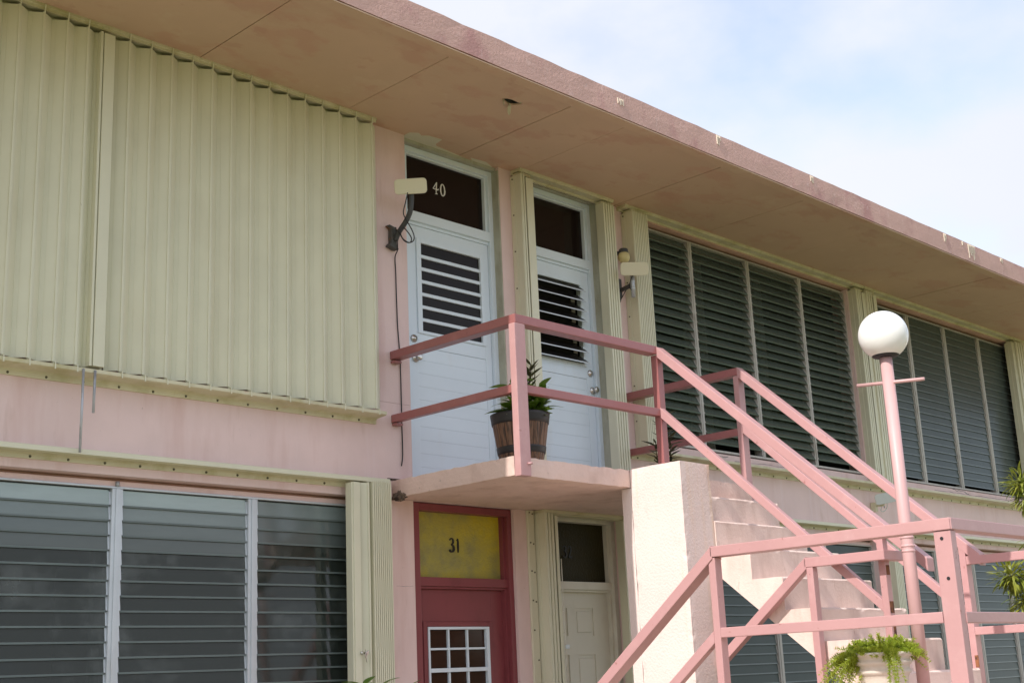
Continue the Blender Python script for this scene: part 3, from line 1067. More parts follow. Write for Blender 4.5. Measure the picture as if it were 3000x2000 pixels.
def lower_door(dx, mat, glass_mat, kind, label):
    bm = bmesh.new()
    add_box(bm, dx + .004, dx + .075, .025, .16, GZ + .1, -.13, .003)
    add_box(bm, dx + .965, dx + 1.010, .025, .16, GZ + .1, -.13, .003)
    add_box(bm, dx + .0752, dx + .9648, .025, .16, -.183, -.131, .003)
    add_box(bm, dx + .0752, dx + .9648, .045, .16, -.715, -.652, .003)
    for p in ((dx + .0752, dx + .10, -.6515, -.1835), (dx + .945, dx + .9648, -.6515, -.1835)):
        add_box(bm, p[0], p[1], .06, .16, p[2], p[3], .002)
    add_box(bm, dx + .945, dx + .9648, .06, .16, GZ + .1, -.7155, .002)
    add_box(bm, dx + .0752, dx + .09, .06, .16, GZ + .1, -.7155, .002)
    add_box(bm, dx + .0902, dx + .9448, .06, .16, -.732, -.7155, .002)
    fr = put(bm, 'door_frame', mat, B)
    box('transom_glass', glass_mat, dx + .099, dx + .946, .10, .106, -.653, -.182, fr)
    z1 = -.7325
    if kind == 'lite':
        a, b, c, d = dx + .144, dx + .824, -1.68, -.960
        bm = bmesh.new()
        add_box(bm, dx + .091, a, .095, .14, GZ + .11, z1, .002)
        add_box(bm, b, dx + .943, .095, .14, GZ + .11, z1, .002)
        add_box(bm, a + .0002, b - .0002, .095, .14, d, z1, .002)
        add_box(bm, a + .0002, b - .0002, .095, .14, GZ + .11, c, .002)
        for p in ((a, a + .04, c, d), (b - .032, b, c, d), (a + .0402, b - .0322, d - .036, d), (a + .0402, b - .0322, c, c + .036)):
            add_box(bm, p[0], p[1], .087, .13, p[2], p[3], .005)
        lf = put(bm, 'door', mat, B)
        lf['label'] = label
        wx0, wx1, wz0, wz1 = dx + .185, dx + .791, -1.642, -.997
        bm = bmesh.new()
        mid = -1.298
        for p in ((wx0, wx0 + .017, wz0, wz1), (wx1 - .03, wx1, wz0, wz1), (wx0 + .0172, wx1 - .0302, wz1 - .019, wz1), (wx0 + .0172, wx1 - .0302, mid - .014, mid + .014), (wx0 + .0172, wx1 - .0302, wz0, wz0 + .02)):
            add_box(bm, p[0], p[1], .082, .125, p[2], p[3], .002)
        cw = (wx1 - .03 - wx0 - .017) / 3
        for k in (1, 2):
            x = wx0 + .017 + cw * k
            add_box(bm, x - .0075, x + .0075, .09, .12, wz0 + .0205, mid - .0145, .002)
            add_box(bm, x - .0075, x + .0075, .09, .12, mid + .0145, wz1 - .0195, .002)
        for z in ((mid + wz1) / 2 - .003, (mid + wz0) / 2):
            for k in range(3):
                x = wx0 + .017 + cw * k
                add_box(bm, x + .008, x + cw - .008, .0905, .1195, z - .0075, z + .0075, .002)
        win = put(bm, 'door_window', M_WHITE, lf)
        zs = [wz0 + .02, (mid + wz0) / 2, mid, (mid + wz1) / 2 - .003, wz1 - .019]
        for r in range(4):
            for k in range(3):
                x = wx0 + .017 + cw * k
                p = box('pane', G_PANE, x + .001, x + cw - .001, .108, .112, zs[r] + .001, zs[r + 1] - .001, lf)
    else:
        lf = None
        bm = bmesh.new()
        xs = [dx + .091, dx + .19, dx + .475, dx + .555, dx + .765, dx + .943]
        xs = [dx + .091, dx + .20, dx + .455, dx + .545, dx + .765, dx + .943]
        zs = [GZ + .11, -2.6, -2.0, -1.85, -1.215, -1.07, -.855, z1]
        for i in range(5):
            for j in range(7):
                if i in (1, 3) and j in (1, 3, 5):
                    continue
                add_box(bm, xs[i], xs[i + 1], .095, .14, zs[j], zs[j + 1])
        bmesh.ops.remove_doubles(bm, verts=bm.verts[:], dist=1e-5)
        lf = put(bm, 'door', mat, B)
        lf['label'] = label
        for i in (1, 3):
            for j in (1, 3, 5):
                bm = bmesh.new()
                add_box(bm, xs[i], xs[i + 1], .104, .138, zs[j], zs[j + 1])
                t = bmesh.new()
                add_box(t, xs[i] + .014, xs[i + 1] - .014, .097, .118, zs[j] + .014, zs[j + 1] - .014)
                for v in t.verts:
                    if v.co.y < .1:
                        v.co.x += .016 * (1 if v.co.x < (xs[i] + xs[i + 1]) / 2 else -1)
                        v.co.z += .016 * (1 if v.co.z < (zs[j] + zs[j + 1]) / 2 else -1)
                merge(bm, t)
                put(bm, 'door_panel', mat, lf)
    return fr
f31 = lower_door(0, M_MAROON, G_AMBER, 'lite', 'maroon door with a white gridded window')
f32 = lower_door(D2, M_OFFWHITE, G_AMBERD, 'panel', 'off-white six panel door')
number('31', .425, .0995, -.460, .098, M_NUMB, f31, .60, 1.15)
number('32', 1.655, .0995, -.460, .092, M_NUMB, f32, .66, 1.1)
tube('door_rod', M_ALU, curve_pts([(2.262, -.02, -.45), (2.262, -.02, -.74), (2.27, -.03, -.80), (2.295, -.035, -.80)], 5), .006, B, 8)

# ------------------------------------------------------------------ staircase
ST = empty('staircase', 'pink concrete outside staircase with landing slab, tall pier and open-sided steps', 'staircase', (1.2, -2.4, GZ))
rough('landing_slab', M_SLAB, -.2, 2.43, -1.21, -.002, -.125, 0, .04, .006, ST, 1.0)
bm = bmesh.new()
add_rough(bm, .952, 1.285, -1.652, -1.213, GZ, .004, .04, .004, 4.0)
add_rough(bm, .952, 1.285, -1.2125, -1.13, GZ, -.128, .05, .001, 6.0)
put(bm, 'pier', M_STUCCO, ST)
ry = [-1.212, -1.44, -1.66, -1.925, -2.16, -2.405, -2.645, -2.89]
tz = [-.17, -.385, -.595, -.808, -1.022, -1.235, -1.445]
def soff(y):
    return -.786 + .822 * (y + 1.685)
def rough_prism(name, mat, prof, x0, x1, n, amp, parent, seed):
    """profile in (y,z) swept along x with worn corners"""
    bm = bmesh.new()
    rings = []
    for i in range(n + 1):
        x = x0 + (x1 - x0) * i / n
        ring = []
        for j, (y, z) in enumerate(prof):
            d = noise.noise_vector(Vector((x * 16 + seed, j * 7.3, seed)))
            e = max(0, noise.noise(Vector((x * 9, j * 3.1, seed * 2))) - .25) * 2
            q = 1 if j in (0, 1) else .12
            ring.append(bm.verts.new((x + (d.x * amp * .6 * q if i in (0, n) else 0), y + d.y * amp * .35 * q + (amp * 1.6 * e if j in (0,) else 0), z + d.z * amp * .9 * q - (amp * 1.8 * e if j == 0 else 0))))
        rings.append(ring)
    m = len(prof)
    for i in range(n):
        for j in range(m):
            bm.faces.new((rings[i][j], rings[i][(j + 1) % m], rings[i + 1][(j + 1) % m], rings[i + 1][j]))
    bm.faces.new(rings[0][::-1])
    bm.faces.new(rings[-1])
    bmesh.ops.recalc_face_normals(bm, faces=bm.faces[:])
    return put(bm, name, mat, parent)
for k in range(7):
    ya, yb = ry[k], ry[k + 1]
    prof = [(yb - .001, tz[k] - .011), (yb + .010, tz[k]), ((ya + yb) / 2, tz[k]), (ya, tz[k]), (ya, soff(ya)), ((ya + yb) / 2, soff((ya + yb) / 2)), (yb, soff(yb)), (yb, (tz[k] + soff(yb)) / 2), (yb, tz[k] - .030)]
    rough_prism('step', M_STEP, prof, 1.29, 2.43, 44, .0042, ST, 2.0 + k)
rough('mid_landing', M_SLAB, 1.29, 2.52, -4.0, -2.891, -1.80, -1.655, .06, .005, ST, 9.0)
rough('mid_landing', M_SLAB, .06, 1.288, -4.0, -2.42, -1.80, -1.655, .06, .005, ST, 10.0)
for k in range(5):
    ya = -2.42 + .25 * k
    zt = -1.865 - .21 * k
    rough_prism('step', M_STEP, [(ya, zt), (ya + .25, zt), (ya + .25, zt - .3), (ya, zt - .3)], .1, 1.2, 16, .004, ST, 12.0 + k)
rough('pier', M_STUCCO, .3, 2.2, -3.8, -3.1, GZ, -1.801, .12, .005, ST, 14.0)
# top riser bolt

# ------------------------------------------------------------------ railings
RH = 'railings of the outside stairs'
HW, HH = .085, .06
r1 = empty('stair_railing', 'pink steel railing round the front of the upper landing and near side of the flight', 'railing', (-.15, -1.22, -.13))
r2 = empty('stair_railing', 'pink steel railing on the far side of the upper flight of steps', 'railing', (2.47, -1.15, -.3))
r3 = empty('stair_railing', 'pink steel railing with the thick drilled corner post in front of the lamp post', 'railing', (.15, -3.88, GZ))
r4 = empty('stair_railing', 'short pink inner handrail of the lower flight, ending at the lamp post', 'railing', (1.23, -2.44, -1.655))
def rail(p, a, b, w=HW, h=HH, name='handrail', mat=None):
    return beam(name, mat or M_RAIL, a, b, w, h, p)
def post(p, x0, x1, y0, y1, z0, z1, mat=None):
    return box('post', mat or M_RAIL, x0, x1, y0, y1, z0, z1, p, .005)
# r1: outer faces at x=-.19 / y=-1.26 / x=1.29
zt = .935
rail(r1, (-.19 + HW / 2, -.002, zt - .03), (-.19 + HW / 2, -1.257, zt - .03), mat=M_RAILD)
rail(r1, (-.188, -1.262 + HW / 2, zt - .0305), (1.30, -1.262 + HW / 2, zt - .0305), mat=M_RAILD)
rail(r1, (1.29 + .0425, -1.262, zt - .045), (1.29 + .0425, -3.188, zt - .045 - 1.926 * .8895))
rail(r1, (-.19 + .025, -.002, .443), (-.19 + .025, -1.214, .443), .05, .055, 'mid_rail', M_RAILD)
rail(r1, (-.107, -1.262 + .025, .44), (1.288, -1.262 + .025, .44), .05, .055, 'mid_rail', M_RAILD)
rail(r1, (1.29 + .025, -1.256, .44), (1.29 + .025, -2.862, .44 - 1.606 * .925), .05, .055, 'mid_rail')
post(r1, -.203, -.105, -1.268, -1.2125, -.135, zt - .063)
post(r1, 1.291, 1.355, -1.262, -1.205, .004, zt - .064, M_RAILD)
post(r1, 1.291, 1.350, -2.906, -2.86, -1.66, -.60)
tube('bolt', M_RAIL, [(-.135, -1.268, -.055), (-.118, -1.292, -.053)], .008, r1, 8)
for (y, z) in ((0, zt - .075), (0, .405)):
    box('wall_plate', M_RAILD, -.185, -.12, -.05, -.003, z - .012, z + .004, r1, .002)
# r2: inner (left) faces at x=2.43
zr = .948
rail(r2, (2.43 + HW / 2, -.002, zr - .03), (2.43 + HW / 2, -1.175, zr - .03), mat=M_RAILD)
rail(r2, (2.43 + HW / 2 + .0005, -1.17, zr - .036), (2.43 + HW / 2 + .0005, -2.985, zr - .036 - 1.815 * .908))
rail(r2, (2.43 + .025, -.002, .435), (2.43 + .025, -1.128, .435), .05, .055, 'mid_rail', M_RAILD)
rail(r2, (2.43 + .025, -1.178, .455), (2.43 + .025, -2.838, .455 - 1.66 * .925), .05, .055, 'mid_rail')
post(r2, 2.431, 2.512, -1.177, -1.129, -.62, zr - .065)
post(r2, 2.4315, 2.510, -2.885, -2.838, -1.66, -.63)
rail(r2, (2.43 + .028, -2.886, -.735), (2.43 + .028, -4.0, -.735), .056, .056)
rail(r2, (2.43 + .025, -2.886, -1.203), (2.43 + .025, -4.0, -1.203), .05, .052, 'mid_rail')
for (a_, b_, c_, d_) in ((1.296, 1.344, -1.09, -1.02), (1.312, 1.340, -1.32, -1.17), (1.30, 1.338, -.86, -.80)):
    box('rust_patch', M_RUST, a_, b_, -2.9085, -2.904, c_, d_, r1, .002)
box('rust_patch', M_RUST, 2.4295, 2.436, -2.888, -2.862, -1.44, -1.36, r2, .003)
# r3: outer lower railing, left face at x=.13
rail(r3, (.13 + HW / 2, -3.930, -.719), (.13 + HW / 2, -2.44, -.719), .098)
rail(r3, (.132, -3.935 + HW / 2, -.7195), (2.55, -3.935 + HW / 2, -.7195))
rail(r3, (.13 + HW / 2, -2.452, -.722), (.13 + HW / 2, -.85, -.722 - 1.60 * .797), .098)
rail(r3, (.13 + .025, -3.83, -1.178), (.13 + .025, -2.466, -1.178), .05, .055, 'mid_rail')
rail(r3, (.187, -3.93 + .025, -1.184), (2.5, -3.93 + .025, -1.184), .05, .055, 'mid_rail')
rail(r3, (.13 + .025, -2.419, -1.20), (.13 + .025, -.87, -1.20 - 1.549 * .797), .05, .055, 'mid_rail')
post(r3, .132, .190, -3.925, -3.832, GZ, -.751)
post(r3, .131, .196, -2.466, -2.419, -1.66, -.751)
post(r3, .132, .19, -.90, -.85, GZ, -2.02)
bm = bmesh.new()
for y, z in ((-3.875, -.79), (-3.885, -.99)):
    t = bmesh.new()
    bmesh.ops.create_cone(t, cap_ends=True, segments=12, radius1=.009, radius2=.009, depth=.004)
    merge(bm, t, Matrix.Translation((.1313, y, z)) @ Matrix.Rotation(R(90), 4, 'Y'))
b = put(bm, 'bolt_hole', M_BLACK, r3)
# r4: inner lower railing
rail(r4, (1.20 + .03, -2.950, -.744), (1.20 + .03, -2.388, -.744), .06, .06)
rail(r4, (1.203, -2.925, -.7445), (1.46, -2.925, -.7445), .06, .06)
rail(r4, (1.20 + .03, -2.40, -.746), (1.20 + .03, -.85, -.746 - 1.55 * .797), .06, .06)
post(r4, 1.201, 1.26, -2.448, -2.40, -1.66, -.775)
post(r4, 1.201, 1.255, -.90, -.85, GZ, -2.02)

# ------------------------------------------------------------------ lamp post
LX, LY = 1.15, -3.148
lp = empty('lamp_post', 'pink pole lamp with a large white globe and a thin crossbar', 'lamp post', (LX, LY, -1.655))
tube('pole', M_POLE, [(LX, LY, -1.655), (LX, LY, -.70), (LX, LY, .47)], .0375, lp, 28)
for z in (-.665, -.715, -.745):
    lathe('collar', M_POLE, [(.037, -.008), (.0405, -.006), (.0405, .006), (.037, .008)], (LX, LY, z), lp, 28)
GC = Vector((LX, LY, .588))
GRAD = .153
prof = []
for k in range(25):
    a = -math.pi / 2 + .55 + (math.pi - .55) * k / 24
    prof.append((max(0, GRAD * math.cos(a)), GRAD * math.sin(a)))
lathe('globe', M_GLOBE, prof, GC, lp, 48)
zb = prof[0][1]
lathe('fitter', M_BLACK, [(0.0, zb - .012), (.04, zb - .014), (.078, zb - .006), (.084, zb + .004), (.080, zb + .012), (0, zb + .012)], GC, lp, 40)
tube('crossbar', M_POLE, [(LX + .0, LY + .215, .307), (LX + .0, LY - .235, .266)], .011, lp, 12)

# ------------------------------------------------------------------ wall light
wl = empty('wall_light', 'small yellowed globe wall light with a dark cap, above the second antenna', 'light', (2.42, -.1, 2.2))
lathe('globe', M_GLOBE2, [(0, -.056), (.03, -.047), (.048, -.026), (.054, 0), (.048, .026), (.034, .042)], (2.43, -.105, 2.15), wl, 28)
lathe('cap', M_DARK, [(0, .075), (.034, .075), (.04, .07), (.041, .04), (.034, .036), (0, .036)], (2.43, -.105, 2.15), wl, 24)
box('bracket', M_DARK, 2.41, 2.45, -.105, -.002, 2.19, 2.215, wl, .003)

# ------------------------------------------------------------------ antennas
AG = 'flat panel antennas on the facade'
def round_plate(w, h, r, th, seg=6):
    bm = bmesh.new()
    pts = []
    for cx, cy, a0 in ((w / 2 - r, h / 2 - r, 0), (-w / 2 + r, h / 2 - r, 90), (-w / 2 + r, -h / 2 + r, 180), (w / 2 - r, -h / 2 + r, 270)):
        for k in range(seg + 1):
            a = R(a0 + 90 * k / seg)
            pts.append((cx + r * math.cos(a), cy + r * math.sin(a)))
    add_prism(bm, pts, -th / 2, th / 2, 'z', .003)
    return bm
def plate(c, w, h, yaw, pitch, roll, mat, parent):
    """panel facing -y turned by yaw (deg) about z"""
    bm = bmesh.new()
    mtx = Matrix.Translation(c) @ Matrix.Rotation(R(yaw), 4, 'Z') @ Matrix.Rotation(R(pitch), 4, 'X') @ Matrix.Rotation(R(roll), 4, 'Y') @ Matrix.Rotation(R(90), 4, 'X')
    merge(bm, round_plate(w, h, .027, .022), mtx)
    return put(bm, 'panel', mat, parent)
a1 = empty('panel_antenna', 'beige panel antenna on a bent black arm beside transom number 40', 'antenna', (-.15, -.05, 1.8), AG)
plate((-.18, -.262, 2.125), .236, .112, -43, 13, -2, M_PANEL, a1)
tube('arm', M_DARK, curve_pts([(-.15, -.045, 1.775), (-.15, -.09, 1.83), (-.15, -.165, 1.887), (-.15, -.215, 1.95), (-.15, -.232, 2.03), (-.15, -.234, 2.10)], 6), .0195, a1, 14)
bm = bmesh.new()
add_box(bm, -.185, -.135, -.045, -.004, 1.735, 1.865, .006)
add_prism(bm, [(-.215, 1.880), (-.205, 1.886), (-.14, 1.872), (-.135, 1.848), (-.165, 1.848)], -.05, -.003, 'y', .003)
add_prism(bm, [(-.215, 1.722), (-.20, 1.745), (-.14, 1.742), (-.125, 1.705), (-.16, 1.705)], -.055, -.003, 'y', .003)
put(bm, 'bracket', M_BRK, a1)
# cables (each hangs on the wall or arm)
cb = tube('cable', M_BLACK, curve_pts([(-.20, -.25, 2.075), (-.21, -.235, 2.0), (-.215, -.215, 1.93), (-.19, -.21, 1.885), (-.13, -.205, 1.82), (-.108, -.205, 1.77), (-.115, -.20, 1.735), (-.15, -.19, 1.72), (-.19, -.17, 1.75), (-.205, -.165, 1.80), (-.18, -.165, 1.835), (-.14, -.17, 1.81), (-.108, -.175, 1.765), (-.125, -.175, 1.728), (-.17, -.165, 1.735), (-.20, -.15, 1.79), (-.19, -.10, 1.84), (-.165, -.07, 1.86), (-.15, -.064, 1.80), (-.145, -.06, 1.70), (-.128, -.012, 1.66), (-.122, -.008, 1.55), (-.118, -.007, 1.3), (-.113, -.007, 1.117), (-.098, -.007, .9), (-.095, -.007, .6), (-.095, -.007, .402), (-.094, -.007, .2), (-.108, -.008, .112)], 5), .0042, None, 6)
cb['label'] = 'thin black cable running down the pink pillar left of the white door'
cb['category'] = 'cable'
a2 = empty('panel_antenna', 'beige panel antenna on a grey pipe stub, below the yellowed globe light', 'antenna', (2.36, -.2, 1.85), AG)
plate((2.35, -.275, 1.985), .24, .114, -45, 13, 2, M_PANEL, a2)
tube('arm', M_STEEL, [(2.395, -.21, 1.755), (2.395, -.21, 2.0)], .0195, a2, 14)
bm = bmesh.new()
for z in (1.83, 1.895):
    add_lathe(bm, [(.0195, -.004), (.0225, -.003), (.0225, .003), (.0195, .004)], (2.395, -.21, z), 16)
put(bm, 'pipe_clamp', M_ALU, a2)
beam('bracket', M_DARK, (2.46, -.004, 1.87), (2.40, -.2, 1.87), .03, .03, a2)
beam('bracket', M_DARK, (2.44, -.004, 1.84), (2.44, -.03, 1.90), .06, .06, a2)
tube('lead', M_BLACK, curve_pts([(2.37, -.24, 1.95), (2.35, -.22, 1.88), (2.36, -.2, 1.84), (2.40, -.22, 1.80), (2.385, -.2, 1.835), (2.36, -.17, 1.83), (2.36, -.1, 1.76), (2.34, -.03, 1.70)], 5), .004, a2, 6)
a3 = empty('panel_antenna', 'pale grey panel antenna low on the pink spandrel behind the stair rails', 'antenna', (6.45, -.05, .2), AG)
plate((6.44, -.17, .293), .215, .112, -52, 8, -9, M_PANELG, a3)
box('bracket', M_CREAM2, 6.41, 6.46, -.06, -.003, .165, .26, a3, .004)
tube('arm', M_STEEL, [(6.43, -.15, .19), (6.43, -.15, .27)], .006, a3, 8)
beam('bracket', M_CREAM2, (6.43, -.05, .222), (6.43, -.16, .222), .012, .02, a3)
tube('lead', M_PANELG, curve_pts([(6.5, -.15, .25), (6.52, -.13, .20), (6.50, -.10, .165), (6.46, -.09, .175), (6.44, -.12, .22)], 5), .0045, a3, 6)
tube('lead', M_PANELG, curve_pts([(6.42, -.05, .20), (6.40, -.02, .16), (6.39, -.01, .08), (6.39, -.008, .02)], 5), .003, a3, 6)

# ------------------------------------------------------------------ plants
def leaf_mesh(name, length, width, mat, droop=.25, fold=.18, n=5, tip=.7):
    bm = bmesh.new()
    rows = []
    for i in range(n + 1):
        t = i / n
        w = width / 2 * (math.sin(math.pi * min(1, t ** tip * .97 + .03)) ** .8) if 0 < t < 1 else (width * .07 if t == 0 else .0005)
        x = length * t
        z = -droop * length * t * t
        rows.append([bm.verts.new((x, -w, z + w * fold)), bm.verts.new((x, 0, z)), bm.verts.new((x, w, z + w * fold))])
    for a, b in zip(rows, rows[1:]):
        bm.faces.new((a[0], a[1], b[1], b[0]))
        bm.faces.new((a[1], a[2], b[2], b[1]))
    return to_mesh(bm, name, mat, True)

def leaf_at(me, p, d, parent, roll=0.0, s=1.0, name='leaf'):
    d = Vector(d).normalized()
    q = d.to_track_quat('X', 'Z')
    o = link_obj(name, me)
    o.rotation_mode = 'QUATERNION'
    from mathutils import Quaternion
    o.rotation_quaternion = q @ Quaternion((1, 0, 0), roll)
    o.scale = (s, s, s)
    o.location = p
    return sub(o, parent)

KB = [leaf_mesh('leaf', .13, .058, M_LEAF, .3, .2), leaf_mesh('leaf', .115, .052, M_LEAF, .15, .25), leaf_mesh('leaf', .145, .06, M_LEAF, .45, .15)]
KN = [leaf_mesh('leaf', .085, .019, M_LEAFD, .1, .5), leaf_mesh('leaf', .075, .016, M_LEAFD, -.1, .5)]

# barrel planter on the landing
PX, PY = .105, -.985
pot = empty('barrel_planter', 'round barrel-look planter of brown staves with black bands, behind the landing corner post', 'planter', (PX, PY, .0))
def barrel_r(z):
    return .142 + .054 * (z / .33) ** .85
def ringprof(z0, z1, extra):
    return [(barrel_r(z0), z0), (barrel_r(z0) + extra, z0 + .002)] + [(barrel_r(z0 + (z1 - z0) * t) + extra, z0 + (z1 - z0) * t) for t in (.25, .5, .75)] + [(barrel_r(z1) + extra, z1 - .002), (barrel_r(z1), z1)]
t = bmesh.new()
NS = 22
da = 2 * math.pi / NS
rows = []
for k in range(7):
    z = .004 + .286 * k / 6
    rr = barrel_r(z)
    rows.append([t.verts.new((rr * math.cos(a) * f, rr * math.sin(a) * f, z)) for a, f in ((-da * .46, .985), (-da * .3, 1.0), (0, 1.006), (da * .3, 1.0), (da * .46, .985))])
for a, b in zip(rows, rows[1:]):
    for j in range(4):
        t.faces.new((a[j], a[j + 1], b[j + 1], b[j]))
me = to_mesh(t, 'stave', M_STAVE, True)
for k in range(NS):
    o = link_obj('stave', me)
    o.rotation_euler = (0, 0, da * k)
    o.parent = pot
lathe('band', M_PLASTICB, ringprof(.262, .335, .006) + [(barrel_r(.335) - .02, .335), (barrel_r(.30) - .025, .28), (0, .28)], (PX, PY, 0), pot, 44)
lathe('band', M_PLASTICB, ringprof(.062, .110, .005), (PX, PY, 0), pot, 44)
lathe('liner', M_PLASTICB, [(0, .003), (.136, .003), (.136, .02), (.175, .27)], (PX, PY, 0), pot, 30)
lathe('soil', M_SOIL, [(0, .29), (.16, .285)], (PX, PY, 0), pot, 24)

kp = empty('kalanchoe', 'green succulent with broad leaves and dark spiky shoots in the barrel planter', 'plant', (PX, PY, .285))
def shoot(base, top, parent, meshes, n, start=.2, spread=1.0, up=.35, size=1.0, r=.006):
    base, top = Vector(base), Vector(top)
    mid = (base + top) / 2 + Vector((random.uniform(-.02, .02), random.uniform(-.02, .02), 0))
    pts = curve_pts([base, mid, top], 5)
    tube('stem', M_STEM, pts, r, parent, 6, r * .5)
    ang = random.uniform(0, 6)
    for k in range(n):
        f = start + (1 - start) * k / max(1, n - 1)
        p = pts[min(len(pts) - 1, int(f * (len(pts) - 1)))]
        ang += 2.4
        d = Vector((math.cos(ang) * spread, math.sin(ang) * spread, up + f * .35 + random.uniform(-.15, .15)))
        leaf_at(random.choice(meshes), p, d, parent, random.uniform(-.4, .4), size * random.uniform(.8, 1.15))
z0 = .285
shoot((PX + .02, PY, z0), (PX + .04, PY - .01, z0 + .31), kp, KB, 10, .3, size=.6)
shoot((PX + .0, PY - .07, z0), (PX - .01, PY - .10, z0 + .16), kp, KB, 12, .2, up=.3)
shoot((PX + .07, PY + .0, z0), (PX + .10, PY - .02, z0 + .20), kp, KB, 12, .25, up=.35, size=.9)
shoot((PX - .06, PY - .03, z0), (PX - .11, PY - .05, z0 + .23), kp, KB, 14, .25, up=.45)
shoot((PX - .09, PY + .04, z0), (PX - .13, PY - .02, z0 + .10), kp, KB, 9, .2, up=.2)
shoot((PX + .09, PY - .03, z0), (PX + .15, PY - .08, z0 + .15), kp, KB, 13, .2, up=.3)
shoot((PX + .04, PY - .06, z0), (PX + .10, PY - .11, z0 + .22), kp, KB, 14, .2, up=.45)
shoot((PX + .10, PY + .03, z0), (PX + .17, PY - .02, z0 + .22), kp, KB, 12, .3, up=.45)
shoot((PX + .11, PY + .02, z0), (PX + .155, PY + .02, z0 + .42), kp, KN, 26, .40, spread=1, up=.45, size=1.35)
shoot((PX + .03, PY + .05, z0), (PX + .035, PY + .04, z0 + .26), kp, KN, 16, .35, up=.1, size=.55)
shoot((PX + .14, PY + .02, z0), (PX + .19, PY - .01, z0 + .12), kp, KN, 8, .35, up=.2, size=.8)

for (ox, oy, hh, n_) in ((.17, -.10, .16, 14), (.20, -.05, .25, 14), (.12, -.13, .10, 12), (.06, -.14, .18, 12), (-.16, -.06, .17, 12), (-.10, -.12, .12, 12)):
    shoot((PX + ox * .6, PY + oy * .6, z0), (PX + ox * .8, PY + oy * .8, z0 + hh), kp, KB, n_, .3, up=.5, size=.95)

# second potted plant at the back of the landing
P2X, P2Y = 2.13, -.62
pp = empty('flower_pot', 'small dark pot on the landing half hidden behind the pier', 'planter', (P2X, P2Y, 0))
lathe('pot_body', M_PLASTICB, [(0, .0), (.085, .0), (.11, .17), (.118, .172), (.118, .195), (.10, .195), (.095, .17), (0, .165)], (P2X, P2Y, 0), pp, 28)
k2 = empty('kalanchoe', 'dark spiky succulent behind the second railing post of the landing', 'plant', (P2X, P2Y, .165))
shoot((P2X, P2Y, .16), (P2X + .02, P2Y, .60), k2, KN, 30, .2, up=.3, size=1.5)
shoot((P2X + .04, P2Y + .02, .16), (P2X + .10, P2Y + .02, .44), k2, KN, 22, .2, up=.15, size=1.4)
shoot((P2X - .05, P2Y, .16), (P2X - .10, P2Y, .38), k2, KN, 18, .2, up=.15, size=1.4)

# urn with asparagus fern on the mid landing
UX, UY = .965, -3.0
urn = empty('urn_planter', 'pale ribbed cement urn on the stair landing, overhung by fern', 'planter', (UX, UY, -1.655))
uz = -1.655
lathe('urn_body', M_URN, [(0, 0), (.11, 0), (.115, .012), (.10, .03), (.118, .06), (.128, .12), (.138, .18), (.145, .205), (.158, .212), (.160, .226), (.150, .236), (.151, .256), (.164, .264), (.167, .278), (.158, .286), (.161, .300), (.178, .312), (.182, .322), (.176, .330), (.160, .330), (.150, .300), (0, .295)], (UX, UY, uz), urn, 44)
lathe('soil', M_SOIL, [(0, .312), (.155, .306)], (UX, UY, uz), urn, 24)
fern = empty('asparagus_fern', 'bright green feathery fern spilling over the pale urn', 'plant', (UX, UY, uz + .31))
def frond(base, vec, length, droop, n=26):
    bm = bmesh.new()
    b = Vector(base)
    v = Vector(vec).normalized()
    pts = []
    for i in range(n + 1):
        t = i / n
        p = b + v * length * t + Vector((0, 0, -droop * length * t * t))
        pts.append(p)
    add_tube(bm, pts[::3], .0016, 4)
    for i in range(2, n + 1):
        t = i / n
        p = pts[i]
        d = (pts[i] - pts[i - 1]).normalized()
        for s in range(9):
            a = random.uniform(0, 6.28)
            u = d.orthogonal().normalized()
            w = d.cross(u)
            dirn = (u * math.cos(a) + w * math.sin(a) + d * random.uniform(.2, .9)).normalized()
            ln = random.uniform(.014, .030) * (1.1 - .5 * t)
            side = dirn.cross(Vector((random.uniform(-1, 1), random.uniform(-1, 1), random.uniform(-1, 1)))).normalized() * .0017
            q = p + dirn * ln
            vs = [bm.verts.new(x) for x in (p - side, p + side, q + side * .6, q - side * .6)]
            bm.faces.new(vs)
    put(bm, 'frond', M_FERN, fern)
for k in range(210):
    a = random.uniform(0, 2 * math.pi)
    r0 = random.uniform(0, .13)
    el = random.uniform(.3, 2.2)
    frond((UX + r0 * math.cos(a), UY + r0 * math.sin(a), uz + .31), (math.cos(a), math.sin(a), el), random.uniform(.08, .19), random.uniform(.1, .8), 16)
left = Vector((-.62, .62, 0))
for k in range(60):                   # the long strands hanging on the shaded left side
    j = Vector((random.uniform(-.4, .4), random.uniform(-.4, .4), random.uniform(.05, .55)))
    base = Vector((UX, UY, uz + .31)) + left * random.uniform(.05, .17) + Vector((random.uniform(-.05, .05), random.uniform(-.05, .05), 0))
    frond(base, left + j, random.uniform(.10, .28), random.uniform(.4, 1.5), 20)
for k in range(7):
    j = Vector((random.uniform(-.3, .3), random.uniform(-.3, .3), .1))
    base = Vector((UX, UY, uz + .32)) + Vector((-.11, -.11, 0)) + Vector((random.uniform(-.05, .05), random.uniform(-.05, .05), 0))
    frond(base, Vector((-.6, -.4, .3)) + j, random.uniform(.2, .26), random.uniform(1.2, 2.0), 22)

